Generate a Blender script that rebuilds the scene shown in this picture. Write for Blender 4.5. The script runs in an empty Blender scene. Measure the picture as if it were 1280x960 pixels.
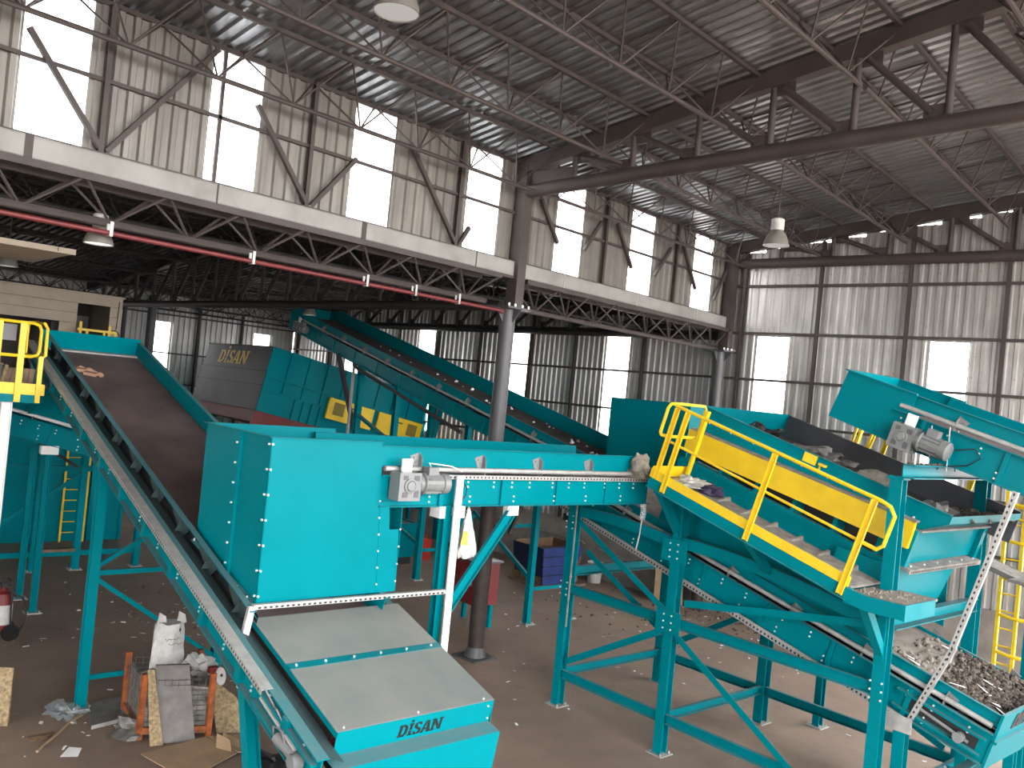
import bpy, bmesh, math, random
from mathutils import Vector, Matrix
random.seed(7)
scene = bpy.context.scene
COL = scene.collection

# ---------------------------------------------------------------- camera
cam_data = bpy.data.cameras.new('camera')
cam_data.sensor_width = 36.0
cam_data.lens = 1091.0 / 1280.0 * 36.0
cam_data.clip_end = 500
cam = bpy.data.objects.new('camera', cam_data)
COL.objects.link(cam)
_f = 1091.0
_a = Vector((1000.0, -108.0, -_f)).normalized()
_b = Vector((-1180.0, 104.0, -_f)).normalized()
_m = (_a + _b).normalized(); _d = (_a - _b).normalized()
_X = (_m + _d) / math.sqrt(2); _Y = (_m - _d) / math.sqrt(2); _Z = _X.cross(_Y)
cam.matrix_world = Matrix(((_X[0], _X[1], _X[2], 0), (_Y[0], _Y[1], _Y[2], 0), (_Z[0], _Z[1], _Z[2], 5.0), (0, 0, 0, 1)))
scene.camera = cam

# ---------------------------------------------------------------- sky and exposure
world = bpy.data.worlds.new('overcast_sky'); scene.world = world
world.use_nodes = True
_bg = world.node_tree.nodes['Background']
_bg.inputs['Color'].default_value = (1.0, 0.985, 0.965, 1)
_bg.inputs['Strength'].default_value = 6.0
scene.view_settings.view_transform = 'Standard'
scene.view_settings.look = 'None'
scene.view_settings.gamma = 1.0
scene.view_settings.use_curve_mapping = False
scene.view_settings.exposure = 1.15

# ---------------------------------------------------------------- materials
MATS = {}
def new_mat(name):
    m = bpy.data.materials.new(name); m.use_nodes = True
    nt = m.node_tree
    for n in list(nt.nodes):
        if n.type != 'OUTPUT_MATERIAL': nt.nodes.remove(n)
    out = [n for n in nt.nodes if n.type == 'OUTPUT_MATERIAL'][0]
    MATS[name] = m
    return m, nt, out
def N(nt, typ, **kw):
    n = nt.nodes.new(typ)
    for k, v in kw.items(): setattr(n, k, v)
    return n
def mixcol(nt, fac, a, b):
    n = N(nt, 'ShaderNodeMix', data_type='RGBA')
    if isinstance(fac, (int, float)): n.inputs[0].default_value = fac
    else: nt.links.new(fac, n.inputs[0])
    for i, c in ((6, a), (7, b)):
        if isinstance(c, tuple): n.inputs[i].default_value = (*c, 1)
        else: nt.links.new(c, n.inputs[i])
    return n.outputs[2]
def ramp(nt, fac, lo, hi, a=0.0, b=1.0):
    n = N(nt, 'ShaderNodeMapRange')
    n.inputs['From Min'].default_value = lo; n.inputs['From Max'].default_value = hi
    n.inputs['To Min'].default_value = a; n.inputs['To Max'].default_value = b
    nt.links.new(fac, n.inputs['Value'])
    return n.outputs['Result']
def noise(nt, scale, detail=4, vec=None, rough=0.55):
    n = N(nt, 'ShaderNodeTexNoise')
    n.inputs['Scale'].default_value = scale; n.inputs['Detail'].default_value = detail
    n.inputs['Roughness'].default_value = rough
    if vec is not None: nt.links.new(vec, n.inputs['Vector'])
    return n.outputs['Fac']
def coords(nt, scale=(1, 1, 1), which='Object'):
    t = N(nt, 'ShaderNodeTexCoord'); mp = N(nt, 'ShaderNodeMapping')
    mp.inputs['Scale'].default_value = scale
    nt.links.new(t.outputs[which], mp.inputs['Vector'])
    return mp.outputs['Vector']
def mat(name, col, rough=0.5, metal=0.0, var=0.12, vscale=3.0, dust=0.0, dustcol=(0.30, 0.27, 0.24), bump=0.0, bscale=30.0, spec=0.5, col2=None, rnd=0.0):
    m, nt, out = new_mat(name)
    p = N(nt, 'ShaderNodeBsdfPrincipled')
    nt.links.new(p.outputs[0], out.inputs[0])
    vec = coords(nt)
    fac = noise(nt, vscale, 5, vec)
    c2 = col2 if col2 else tuple(max(0, c * (1 - 2.2 * var)) for c in col)
    c = mixcol(nt, ramp(nt, fac, 0.35, 0.7), col, c2)
    if rnd:
        oi = N(nt, 'ShaderNodeObjectInfo')
        c = mixcol(nt, ramp(nt, oi.outputs['Random'], 0, 1, 0, rnd), c, tuple(x * 0.45 for x in col))
    if dust:
        g = N(nt, 'ShaderNodeNewGeometry'); sx = N(nt, 'ShaderNodeSeparateXYZ')
        nt.links.new(g.outputs['Normal'], sx.inputs[0])
        up = ramp(nt, sx.outputs['Z'], 0.55, 0.95, 0, dust)
        mul = N(nt, 'ShaderNodeMath', operation='MULTIPLY')
        nt.links.new(up, mul.inputs[0])
        nt.links.new(ramp(nt, noise(nt, 6.0, 5, vec), 0.25, 0.6, 0.55, 1.0), mul.inputs[1])
        c = mixcol(nt, mul.outputs[0], c, dustcol)
        r = ramp(nt, mul.outputs[0], 0, 1, rough, 0.85)
        nt.links.new(r, p.inputs['Roughness'])
    else:
        p.inputs['Roughness'].default_value = rough
    nt.links.new(c, p.inputs['Base Color'])
    p.inputs['Metallic'].default_value = metal
    p.inputs['Specular IOR Level'].default_value = spec
    if bump:
        b = N(nt, 'ShaderNodeBump'); b.inputs['Strength'].default_value = bump; b.inputs['Distance'].default_value = 0.02
        nt.links.new(noise(nt, bscale, 6, vec), b.inputs['Height'])
        nt.links.new(b.outputs[0], p.inputs['Normal'])
    return m

mat('turquoise', (0.0, 0.182, 0.222), 0.28, var=0.05, vscale=1.3, dust=0.5, dustcol=(0.17, 0.175, 0.165), spec=0.06)
mat('turquoise_clean', (0.0, 0.15, 0.18), 0.36, var=0.05, vscale=1.3)
mat('dull_teal', (0.04, 0.065, 0.068), 0.5, var=0.1)
mat('roof_shaded', (0.02, 0.018, 0.018), 0.6, 0.3, var=0.25, vscale=2)  # low-bay roof sheets: their deep shade is put into the colour
mat('steel_shaded', (0.02, 0.017, 0.016), 0.6, var=0.15)  # low-bay trusses and joists, steel darkened to stand for shade
mat('rusty_paint', (0.035, 0.023, 0.02), 0.6, var=0.3, vscale=5)
mat('grey_cover', (0.21, 0.212, 0.198), 0.5, var=0.12, vscale=1.5, col2=(0.15, 0.17, 0.17))
mat('galvanised', (0.46, 0.46, 0.45), 0.45, 0.35, var=0.12, vscale=9, dust=0.35)
mat('white_steel', (0.82, 0.83, 0.84), 0.45, var=0.04)
mat('yellow', (0.80, 0.55, 0.012), 0.42, var=0.08, vscale=2.5, dust=0.25)
mat('belt', (0.15, 0.11, 0.106), 0.62, var=0.22, vscale=1.2, bump=0.15, bscale=60)
mat('dirty_belt', (0.09, 0.072, 0.062), 0.9, var=0.3, vscale=4, bump=0.4, bscale=30)
mat('black', (0.012, 0.012, 0.013), 0.55)
mat('grey_motor', (0.21, 0.22, 0.225), 0.45, 0.1, var=0.1)
mat('bolt', (0.85, 0.86, 0.87), 0.3, 0.4, var=0.02)
mat('brown_steel', (0.055, 0.043, 0.040), 0.6, var=0.15, vscale=2.0, dust=0.4, dustcol=(0.1, 0.085, 0.075))
mat('orange_steel', (0.16, 0.085, 0.045), 0.6, var=0.2)
mat('column_grey', (0.065, 0.065, 0.072), 0.45, var=0.08)
mat('fascia', (0.29, 0.29, 0.275), 0.55, var=0.12, vscale=1.5, col2=(0.20, 0.20, 0.185))
mat('red_pipe', (0.15, 0.022, 0.024), 0.45, var=0.1)
mat('red_dark', (0.16, 0.011, 0.011), 0.5, var=0.15)
mat('red_bright', (0.4, 0.02, 0.015), 0.4)
mat('osb', (0.36, 0.27, 0.15), 0.8, var=0.3, vscale=22, bump=0.2, bscale=60)
mat('wood', (0.24, 0.165, 0.105), 0.75, var=0.25, vscale=5, rnd=0.4)
mat('cardboard', (0.33, 0.225, 0.14), 0.85, var=0.12, vscale=2.5)
mat('orange_rack', (0.36, 0.095, 0.02), 0.6, var=0.3, vscale=8)
mat('wire', (0.15, 0.14, 0.13), 0.5, 0.5)
mat('plastic_white', (0.52, 0.52, 0.51), 0.4, var=0.10, vscale=14, bump=0.5, bscale=14)
mat('sack_grey', (0.24, 0.23, 0.22), 0.6, var=0.35, vscale=7, bump=0.7, bscale=10)
mat('grey_sheet', (0.16, 0.15, 0.145), 0.6, var=0.2, vscale=6)
mat('paper', (0.85, 0.85, 0.86), 0.7, var=0.03)
mat('cabin', (0.40, 0.34, 0.27), 0.7, var=0.06)
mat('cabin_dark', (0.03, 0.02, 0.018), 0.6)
mat('blue', (0.022, 0.045, 0.2), 0.5, var=0.2, vscale=4)
mat('dark_blue', (0.01, 0.018, 0.06), 0.55, var=0.2, vscale=4)
mat('rust_dust', (0.2, 0.115, 0.065), 0.9, var=0.2, vscale=8)
mat('dirt', (0.14, 0.11, 0.09), 0.95, var=0.35, vscale=12, bump=0.8, bscale=25)
mat('dust_pale', (0.26, 0.225, 0.195), 0.95, var=0.15, vscale=5, bump=0.15, bscale=30)
mat('rubber_grey', (0.10, 0.10, 0.115), 0.55, var=0.1)
mat('dusty_grate', (0.24, 0.222, 0.205), 0.9, var=0.2, vscale=9)
mat('lamp_shade', (0.25, 0.24, 0.22), 0.4, 0.3, var=0.1)
mat('lamp_box', (0.5, 0.5, 0.49), 0.5)
mat('sticker', (0.9, 0.62, 0.02), 0.5, var=0.02)
mat('gold_text', (0.66, 0.44, 0.07), 0.5, var=0.05)
mat('ink', (0.004, 0.006, 0.008), 0.45)
mat('purple_cloth', (0.06, 0.05, 0.11), 0.8, var=0.3, vscale=30)
mat('cloth_beige', (0.32, 0.285, 0.24), 0.7, var=0.2, vscale=12, bump=0.5, bscale=12)
mat('glove', (0.42, 0.24, 0.15), 0.8, var=0.15, vscale=10)
mat('olive_mesh', (0.22, 0.165, 0.02), 0.6, var=0.1)
mat('turquoise_far', (0.0, 0.34, 0.37), 0.5, var=0.05, vscale=1.3, dust=0.5, dustcol=(0.3, 0.3, 0.28))

# corrugated zinc: streaked, each sheet a little different
def sheet_mat(name, c1, c2, rough, metal, rnd, axis, spots=0.0):
    m, nt, out = new_mat(name)
    p = N(nt, 'ShaderNodeBsdfPrincipled'); nt.links.new(p.outputs[0], out.inputs[0])
    sc = {'z': (9, 9, 0.5), 'y': (9, 0.35, 9)}[axis]
    v = coords(nt, sc, 'Generated') if False else coords(nt, sc)
    f1 = noise(nt, 1.0, 6, v, 0.65)
    v2 = coords(nt, (1, 1, 1))
    f2 = noise(nt, 1.7, 6, v2, 0.6)
    c = mixcol(nt, ramp(nt, f1, 0.35, 0.68), c1, c2)
    c = mixcol(nt, ramp(nt, f2, 0.45, 0.75, 0, 0.55), c, tuple(x * 0.72 for x in c2))
    oi = N(nt, 'ShaderNodeObjectInfo')
    c = mixcol(nt, ramp(nt, oi.outputs['Random'], 0, 1, 0, rnd), c, tuple(x * 0.42 for x in c1))
    if spots:
        f3 = noise(nt, 11.0, 3, v2)
        c = mixcol(nt, ramp(nt, f3, 0.66, 0.74, 0, spots), c, (0.14, 0.08, 0.06))
    nt.links.new(c, p.inputs['Base Color'])
    p.inputs['Metallic'].default_value = metal
    nt.links.new(ramp(nt, f1, 0.3, 0.7, rough - 0.07, rough + 0.12), p.inputs['Roughness'])
    return m
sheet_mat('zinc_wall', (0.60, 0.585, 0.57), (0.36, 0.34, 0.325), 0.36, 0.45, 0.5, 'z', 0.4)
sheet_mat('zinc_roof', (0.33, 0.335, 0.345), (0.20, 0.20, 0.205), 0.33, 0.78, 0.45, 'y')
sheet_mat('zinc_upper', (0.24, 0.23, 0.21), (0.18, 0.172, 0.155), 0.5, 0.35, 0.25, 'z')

# translucent roof-light sheet used as windows
m, nt, out = new_mat('translucent')
_t = N(nt, 'ShaderNodeBsdfTranslucent'); _t.inputs[0].default_value = (0.92, 0.93, 0.95, 1)
_tr = N(nt, 'ShaderNodeBsdfTransparent'); _tr.inputs[0].default_value = (0.95, 0.96, 0.97, 1)
_mx = N(nt, 'ShaderNodeMixShader'); _mx.inputs[0].default_value = 0.7
nt.links.new(_t.outputs[0], _mx.inputs[1]); nt.links.new(_tr.outputs[0], _mx.inputs[2]); nt.links.new(_mx.outputs[0], out.inputs[0])

m, nt, out = new_mat('lamp_glow')
_e = N(nt, 'ShaderNodeEmission'); _e.inputs[0].default_value = (1, 0.97, 0.9, 1); _e.inputs[1].default_value = 0.8
nt.links.new(_e.outputs[0], out.inputs[0])

m, nt, out = new_mat('lamp_pale')
_e = N(nt, 'ShaderNodeEmission'); _e.inputs[0].default_value = (1, 0.95, 0.87, 1); _e.inputs[1].default_value = 0.22
nt.links.new(_e.outputs[0], out.inputs[0])

m, nt, out = new_mat('clear_film')
_g = N(nt, 'ShaderNodeBsdfPrincipled'); _g.inputs['Base Color'].default_value = (0.6, 0.66, 0.7, 1); _g.inputs['Roughness'].default_value = 0.2
_g.inputs['Alpha'].default_value = 0.35
nt.links.new(_g.outputs[0], out.inputs[0])

# concrete floor: dusty, stained
m, nt, out = new_mat('floor_concrete')
p = N(nt, 'ShaderNodeBsdfPrincipled'); nt.links.new(p.outputs[0], out.inputs[0])
v = coords(nt)
c = mixcol(nt, ramp(nt, noise(nt, 0.22, 6, v, 0.6), 0.35, 0.68), (0.29, 0.207, 0.157), (0.175, 0.126, 0.099))
c = mixcol(nt, ramp(nt, noise(nt, 2.2, 7, v, 0.7), 0.48, 0.72, 0, 0.5), c, (0.14, 0.108, 0.092))
c = mixcol(nt, ramp(nt, noise(nt, 38, 3, v), 0.60, 0.75, 0, 0.35), c, (0.30, 0.26, 0.22))
nt.links.new(c, p.inputs['Base Color']); p.inputs['Roughness'].default_value = 0.72
b = N(nt, 'ShaderNodeBump'); b.inputs['Strength'].default_value = 0.15; b.inputs['Distance'].default_value = 0.01
nt.links.new(noise(nt, 25, 6, v), b.inputs['Height']); nt.links.new(b.outputs[0], p.inputs['Normal'])

m, nt, out = new_mat('plinth_concrete')
p = N(nt, 'ShaderNodeBsdfPrincipled'); nt.links.new(p.outputs[0], out.inputs[0])
v = coords(nt)
c = mixcol(nt, ramp(nt, noise(nt, 1.1, 7, v, 0.65), 0.35, 0.7), (0.28, 0.25, 0.225), (0.15, 0.132, 0.12))
c = mixcol(nt, ramp(nt, noise(nt, 6, 5, v), 0.55, 0.8, 0, 0.5), c, (0.11, 0.098, 0.088))
nt.links.new(c, p.inputs['Base Color']); p.inputs['Roughness'].default_value = 0.85

# ---------------------------------------------------------------- geometry helpers
YAW = math.radians(6.0)
CY, SY = math.cos(YAW), math.sin(YAW)
def E2W(p):                      # machine axes (u, v, z) to world
    u, v, z = p
    return Vector((CY * u + SY * v, -SY * u + CY * v, z))

class MB:
    def __init__(s): s.v = []; s.f = []
    def add(s, vs, fs):
        o = len(s.v); s.v += [Vector(a) for a in vs]; s.f += [tuple(i + o for i in q) for q in fs]; return s
    def hexa(s, p):              # 8 points, bottom loop then top loop
        return s.add(p, [(3, 2, 1, 0), (4, 5, 6, 7), (0, 1, 5, 4), (1, 2, 6, 5), (2, 3, 7, 6), (3, 0, 4, 7)])
    def box(s, a, b):
        x0, y0, z0 = (min(a[i], b[i]) for i in range(3)); x1, y1, z1 = (max(a[i], b[i]) for i in range(3))
        return s.hexa([(x0, y0, z0), (x1, y0, z0), (x1, y1, z0), (x0, y1, z0), (x0, y0, z1), (x1, y0, z1), (x1, y1, z1), (x0, y1, z1)])
    def frame(s, p, q, up):
        p, q, up = Vector(p), Vector(q), Vector(up)
        d = (q - p).normalized(); sd = d.cross(up)
        if sd.length < 1e-4: sd = d.cross(Vector((1, 0, 0)))
        if sd.length < 1e-4: sd = d.cross(Vector((0, 1, 0)))
        sd.normalize(); u = sd.cross(d).normalized()
        return p, q, d, sd, u
    def bar(s, p, q, w, h, up=(0, 0, 1), ow=0, oh=0):
        p, q, d, sd, u = s.frame(p, q, up)
        a, b = sd * (w / 2), u * (h / 2); o = sd * ow + u * oh
        return s.hexa([p - a - b + o, p + a - b + o, q + a - b + o, q - a - b + o, p - a + b + o, p + a + b + o, q + a + b + o, q - a + b + o])
    def ibeam(s, p, q, w, h, t=0.012, up=(0, 0, 1)):
        s.bar(p, q, t, h, up); s.bar(p, q, w, t, up, 0, h / 2); s.bar(p, q, w, t, up, 0, -h / 2); return s
    def chan(s, p, q, w, h, t=0.012, up=(0, 0, 1), side=1):
        s.bar(p, q, t, h, up); s.bar(p, q, w, t, up, side * w / 2, h / 2); s.bar(p, q, w, t, up, side * w / 2, -h / 2); return s
    def angle(s, p, q, w, t=0.01, up=(0, 0, 1), side=1):
        s.bar(p, q, t, w, up); s.bar(p, q, w, t, up, side * w / 2, -w / 2); return s
    def tube(s, p, q, r, n=8, r2=None):
        p, q, d, sd, u = s.frame(p, q, (0, 0, 1)); r2 = r if r2 is None else r2
        vs = []
        for k in range(n):
            a = 2 * math.pi * k / n; vs.append(p + (sd * math.cos(a) + u * math.sin(a)) * r)
        for k in range(n):
            a = 2 * math.pi * k / n; vs.append(q + (sd * math.cos(a) + u * math.sin(a)) * r2)
        fs = [(k, (k + 1) % n, n + (k + 1) % n, n + k) for k in range(n)] + [tuple(range(n - 1, -1, -1)), tuple(range(n, 2 * n))]
        return s.add(vs, fs)
    def path(s, pts, r, n=6):
        pts = [Vector(p) for p in pts]
        rings = []; ref = None
        for i, p in enumerate(pts):
            d = (pts[min(i + 1, len(pts) - 1)] - pts[max(i - 1, 0)]).normalized()
            if ref is None:
                ref = d.cross(Vector((0, 0, 1)))
                if ref.length < 1e-3: ref = d.cross(Vector((1, 0, 0)))
            ref = (ref - d * ref.dot(d)).normalized(); u = ref.cross(d)
            rings.append([p + (ref * math.cos(2 * math.pi * k / n) + u * math.sin(2 * math.pi * k / n)) * r for k in range(n)])
        vs = [x for rr in rings for x in rr]; fs = []
        for i in range(len(pts) - 1):
            for k in range(n):
                fs.append((i * n + k, i * n + (k + 1) % n, (i + 1) * n + (k + 1) % n, (i + 1) * n + k))
        fs += [tuple(range(n - 1, -1, -1)), tuple(range((len(pts) - 1) * n, len(pts) * n))]
        return s.add(vs, fs)
    def poly(s, pts, vec):       # flat polygon given thickness
        pts = [Vector(p) for p in pts]; vec = Vector(vec); n = len(pts)
        vs = pts + [p + vec for p in pts]
        fs = [tuple(range(n - 1, -1, -1)), tuple(range(n, 2 * n))] + [(k, (k + 1) % n, n + (k + 1) % n, n + k) for k in range(n)]
        return s.add(vs, fs)
    def quad(s, a, b, c, d, t=0.006):
        a, b, c, d = Vector(a), Vector(b), Vector(c), Vector(d)
        n = (b - a).cross(d - a).normalized() * t
        return s.hexa([a - n / 2, b - n / 2, c - n / 2, d - n / 2, a + n / 2, b + n / 2, c + n / 2, d + n / 2])
    def lathe(s, c, prof, n=16, axis=(0, 0, 1), caps=True):
        c = Vector(c); ax = Vector(axis).normalized()
        sd = ax.cross(Vector((0.3, 1, 0.2))).normalized(); u = ax.cross(sd)
        vs = []
        for r, h in prof:
            for k in range(n):
                a = 2 * math.pi * k / n; vs.append(c + ax * h + (sd * math.cos(a) + u * math.sin(a)) * r)
        fs = []
        for i in range(len(prof) - 1):
            for k in range(n): fs.append((i * n + k, i * n + (k + 1) % n, (i + 1) * n + (k + 1) % n, (i + 1) * n + k))
        if caps and prof[0][0] > 1e-4: fs.append(tuple(range(n - 1, -1, -1)))
        if caps and prof[-1][0] > 1e-4: fs.append(tuple(range((len(prof) - 1) * n, len(prof) * n)))
        return s.add(vs, fs)
    def bolt(s, c, nrm, r=0.013, l=0.014):
        c, nrm = Vector(c), Vector(nrm).normalized(); return s.tube(c, c + nrm * l, r, 6)

def to_mesh(mb, inv, name):
    me = bpy.data.meshes.new(name)
    me.from_pydata([tuple(inv @ v) if inv is not None else tuple(v) for v in mb.v], [], mb.f)
    me.validate(); me.update()
    bm = bmesh.new(); bm.from_mesh(me); bmesh.ops.recalc_face_normals(bm, faces=bm.faces); bm.to_mesh(me); bm.free()
    for p in me.polygons: p.use_smooth = True
    me.set_sharp_from_angle(angle=math.radians(38))
    return me
class Thing:
    """a top-level object: an Empty at the thing's base, parts below it. eq=True: machine axes."""
    def __init__(s, name, base, label=None, cat=None, group=None, eq=True, kind=None, rot=0.0):
        s.base = Vector(base); s.eq = eq
        s.o = bpy.data.objects.new(name, None); s.o.empty_display_size = 0.2; COL.objects.link(s.o)
        s.o.location = E2W(base) if eq else s.base
        s.o.rotation_euler = (0, 0, -YAW if eq else 0)
        if label: s.o['label'] = label
        if cat: s.o['category'] = cat
        if group: s.o['group'] = group
        if kind: s.o['kind'] = kind
        s.inv = Matrix.Translation(-s.base)
    def part(s, name, mb, m, parent=None, label=None, kind=None):
        me = to_mesh(mb, s.inv, name); me.materials.append(MATS[m])
        o = bpy.data.objects.new(name, me); COL.objects.link(o)
        o.parent = parent if parent else s.o
        if label: o['label'] = label
        if kind: o['kind'] = kind
        return o
    def again(s, src, offset, parent=None):     # one more of a part, sharing its mesh
        o = src.copy(); COL.objects.link(o); o.parent = parent if parent else s.o
        o.location = src.location + Vector(offset); return o
def single(name, mb, m, base, label, cat, group=None, eq=True, kind=None):
    base = Vector(base)
    me = to_mesh(mb, Matrix.Translation(-base), name); me.materials.append(MATS[m])
    o = bpy.data.objects.new(name, me); COL.objects.link(o)
    o.location = E2W(base) if eq else base
    o.rotation_euler = (0, 0, -YAW if eq else 0)
    if label: o['label'] = label
    if cat: o['category'] = cat
    if group: o['group'] = group
    if kind: o['kind'] = kind
    return o
# ================================================================ the building
XT, XG, XL = 11.93, 20.1, 2.6          # roof truss, gable truss, next truss beyond the frame
YC = 11.27                              # line of columns under the clerestory
def slope_at(X): return 0.165 if X <= XT else 0.165 - 0.05 * min(1, (X - XT) / (XG - XT))
def zr(X, Y): return 9.36 + slope_at(X) * (YC - abs(Y))
def zlow(Y): return 7.36 + 0.117 * (min(Y, 42.2 - Y) - YC)

def profile(a, b, amp, pitch=0.204):
    n = max(1, round((b - a) / pitch)); w = (b - a) / n; pts = []
    for k in range(n):
        x = a + k * w
        pts += [(x, 0), (x + 0.36 * w, 0), (x + 0.47 * w, amp), (x + 0.78 * w, amp), (x + 0.89 * w, 0)]
    pts.append((b, 0)); return pts
def sheet(parent, name, pts, rows, fn, m):
    """corrugated sheet: profile points along one axis, rows along the other; fn(a, h, r) gives the point"""
    mb = MB(); n = len(pts); vs = [fn(a, h, r) for r in rows for a, h in pts]
    fs = [(i * n + k, i * n + k + 1, (i + 1) * n + k + 1, (i + 1) * n + k) for i in range(len(rows) - 1) for k in range(n - 1)]
    me = bpy.data.meshes.new(name); c = Vector(fn(pts[0][0], 0, rows[0]))
    me.from_pydata([tuple(Vector(v) - c) for v in vs], [], fs); me.update(); me.materials.append(MATS[m])
    o = bpy.data.objects.new(name, me); COL.objects.link(o); o.parent = parent.o; o.location = c - parent.base
    return o

# floor: one slab that runs on outside the open sides
single('floor', MB().box((-60, -60, -0.3), (60, 60, 0)), 'floor_concrete', (0, 0, 0), None, None, eq=False, kind='structure')

# --- back wall (gable end)
wb = Thing('wall_back', (20.2, 11, 0), eq=False, kind='structure')
WIN_B = [(5.52, 6.31), (9.58, 10.42), (14.28, 15.08), (18.08, 18.90), (22.42, 23.23), (26.6, 27.4)]
def roof_any(Y): return zr(20.2, Y) - 0.24 if Y < YC else zlow(Y) - 0.10
def fill(a, b, w=0.82):
    n = max(1, round((b - a) / w)); return [(a + (b - a) * k / n, a + (b - a) * (k + 1) / n) for k in range(n)]
cols = []; y = -6.0
for a, b in WIN_B:
    cols += [(c, False) for c in fill(y, a)] + [((a, b), True)]; y = b
cols += [(c, False) for c in fill(y, YC + 0.0)] if y < YC else [(c, False) for c in fill(y, 31.0)]
wi = 0
for (a, b), win in cols:
    top = min(roof_any(a), roof_any(b)) if not (a < YC < b) else zr(20.2, b) - 0.3
    fnw = lambda y, h, z: (20.2 + 0.035 - h, y, z)
    pr = profile(a, b, 0.04)
    if b < 3.8:                                  # unseen opening added for daylight, only a strip of cladding above it
        sheet(wb, 'cladding_sheet', pr, [7.0, top], fnw, 'zinc_wall')
    elif win:
        sheet(wb, 'cladding_sheet', pr, [1.45, 3.42], fnw, 'zinc_wall')
        wi += 1
        o = single('window_%d' % wi, MB().box((20.215, a + 0.005, 3.4), (20.225, b - 0.005, 7.02)), 'translucent', (20.22, a, 3.4), None, None, eq=False, kind='structure')
        sheet(wb, 'cladding_sheet', pr, [7.0, top], fnw, 'zinc_wall')
    else:
        sheet(wb, 'cladding_sheet', pr, [1.45, 4.78], fnw, 'zinc_wall')
        sheet(wb, 'cladding_sheet', pr, [4.75, 7.05], lambda y, h, z: (20.225 - h, y, z), 'zinc_wall')
        sheet(wb, 'cladding_sheet', pr, [7.02, top], fnw, 'zinc_wall')
wb.part('plinth', MB().box((20.12, 3.6, 0), (20.42, 31.2, 1.5)), 'plinth_concrete')
for z in (2.6, 3.72, 4.83, 5.91, 7.07, 8.26):
    a, b = (-6, YC) if z > 8 else (-6 if z > 7 else 3.6, 31)
    wb.part('girt', MB().box((20.1, a, z - 0.03), (20.18, b, z + 0.03)), 'brown_steel')
for yy in (-5.9, 3.6, 4.86, 6.82, 8.87, 10.85, 13.75, 16.15, 17.87, 20.1, 22.1, 24.2, 26.2, 28.4, 30.6):
    t = zr(20.1, yy) - 0.3 if yy < YC else zlow(yy) - 0.3
    wb.part('wall_post', MB().ibeam((20.13, yy, 1.5), (20.13, yy, t), 0.075, 0.08, 0.012, up=(1, 0, 0)), 'brown_steel')

# --- far left wall of the low bay
wl = Thing('wall_left', (13, 31, 0), eq=False, kind='structure')
x = -7.0; lcols = []
for a, b in [(9.9, 10.6), (14.36, 14.95), (18.4, 19.1)]:
    lcols += [(c, False) for c in fill(x, a)] + [((a, b), True)]; x = b
lcols += [(c, False) for c in fill(x, 20.2)]
for (a, b), win in lcols:
    pr = profile(a, b, 0.04); top = zlow(31) - 0.03
    fnl = lambda x, h, z: (x, 31.0 + 0.03 - h, z)
    if win:
        wi += 1
        single('window_%d' % wi, MB().box((a, 31.0, 3.4), (b, 31.01, 6.36)), 'translucent', (a, 31, 3.4), None, None, eq=False, kind='structure')
        sheet(wl, 'cladding_sheet', pr, [6.34, top], fnl, 'zinc_wall'); sheet(wl, 'cladding_sheet', pr, [1.45, 3.42], fnl, 'zinc_wall')
    else:
        sheet(wl, 'cladding_sheet', pr, [1.45, 4.78], fnl, 'zinc_wall'); sheet(wl, 'cladding_sheet', pr, [4.76, top], fnl, 'zinc_wall')
wl.part('plinth', MB().box((-7, 30.9, 0), (20.2, 31.2, 1.5)), 'plinth_concrete')
for z in (4.1, 5.22, 6.62):
    wl.part('girt', MB().box((-7, 30.9, z - 0.03), (20.2, 30.97, z + 0.03)), 'brown_steel')
for xx in (8.2, 10.9, 13.2, 16.0, 17.8):
    wl.part('wall_post', MB().ibeam((xx, 30.92, 1.5), (xx, 30.92, 7.0), 0.08, 0.09, 0.012, up=(0, 1, 0)), 'brown_steel')

# --- unseen wall added behind the camera to block light, with a low daylight opening
wr = Thing('added_wall_right', (-7, 10, 0), eq=False, kind='structure')
for a, b in fill(-6.0, 31.0, 1.65):
    top = zr(-7, b if b > 0 else a) if b <= YC else zlow(b if b > 21 else a)
    sheet(wr, 'cladding_sheet', profile(a, b, 0.04), [5.0 if 6.5 < (a + b) / 2 < 11 else 0, top - 0.05], lambda y, h, z: (-7 + h, y, z), 'zinc_wall')

wf = Thing('light_block_front', (8, -6, 0), eq=False, kind='structure')  # unseen low wall added to block reflections on the paint, open above for daylight
for a, b in fill(2.0, 20.2, 1.65):
    sheet(wf, 'cladding_sheet', profile(a, b, 0.04), [0, 2.6], lambda x, h, z: (x, -6 + h, z), 'zinc_wall')

# --- clerestory wall above the valley gutter
wc = Thing('wall_clerestory', (XT, YC, 7.4), eq=False, kind='structure')
WIN_C = [(3.34, 4.10), (5.70, 6.46), (8.10, 8.91), (10.63, 11.44), (13.13, 13.95), (15.68, 16.54), (18.34, 19.2)]
x = -7.0; ccols = []
for a, b in WIN_C:
    ccols += [(c, False) for c in fill(x, a, 0.84)] + [((a, b), True)]; x = b
ccols += [(c, False) for c in fill(x, 20.2, 0.84)]
for (a, b), win in ccols:
    if win:
        wi += 1
        single('window_%d' % wi, MB().box((a, YC + 0.03, 7.44), (b, YC + 0.04, 9.34)), 'translucent', (a, YC, 7.44), None, None, eq=False, kind='structure')
    else:
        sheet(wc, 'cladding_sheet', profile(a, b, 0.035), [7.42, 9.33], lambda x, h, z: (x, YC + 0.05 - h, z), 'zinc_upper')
wc.part('girt', MB().box((-7, YC - 0.04, 8.335), (20.1, YC + 0.005, 8.385)), 'brown_steel')
wc.part('sill_angle', MB().box((-7, YC - 0.09, 7.43), (20.1, YC, 7.465)), 'brown_steel')
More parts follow.
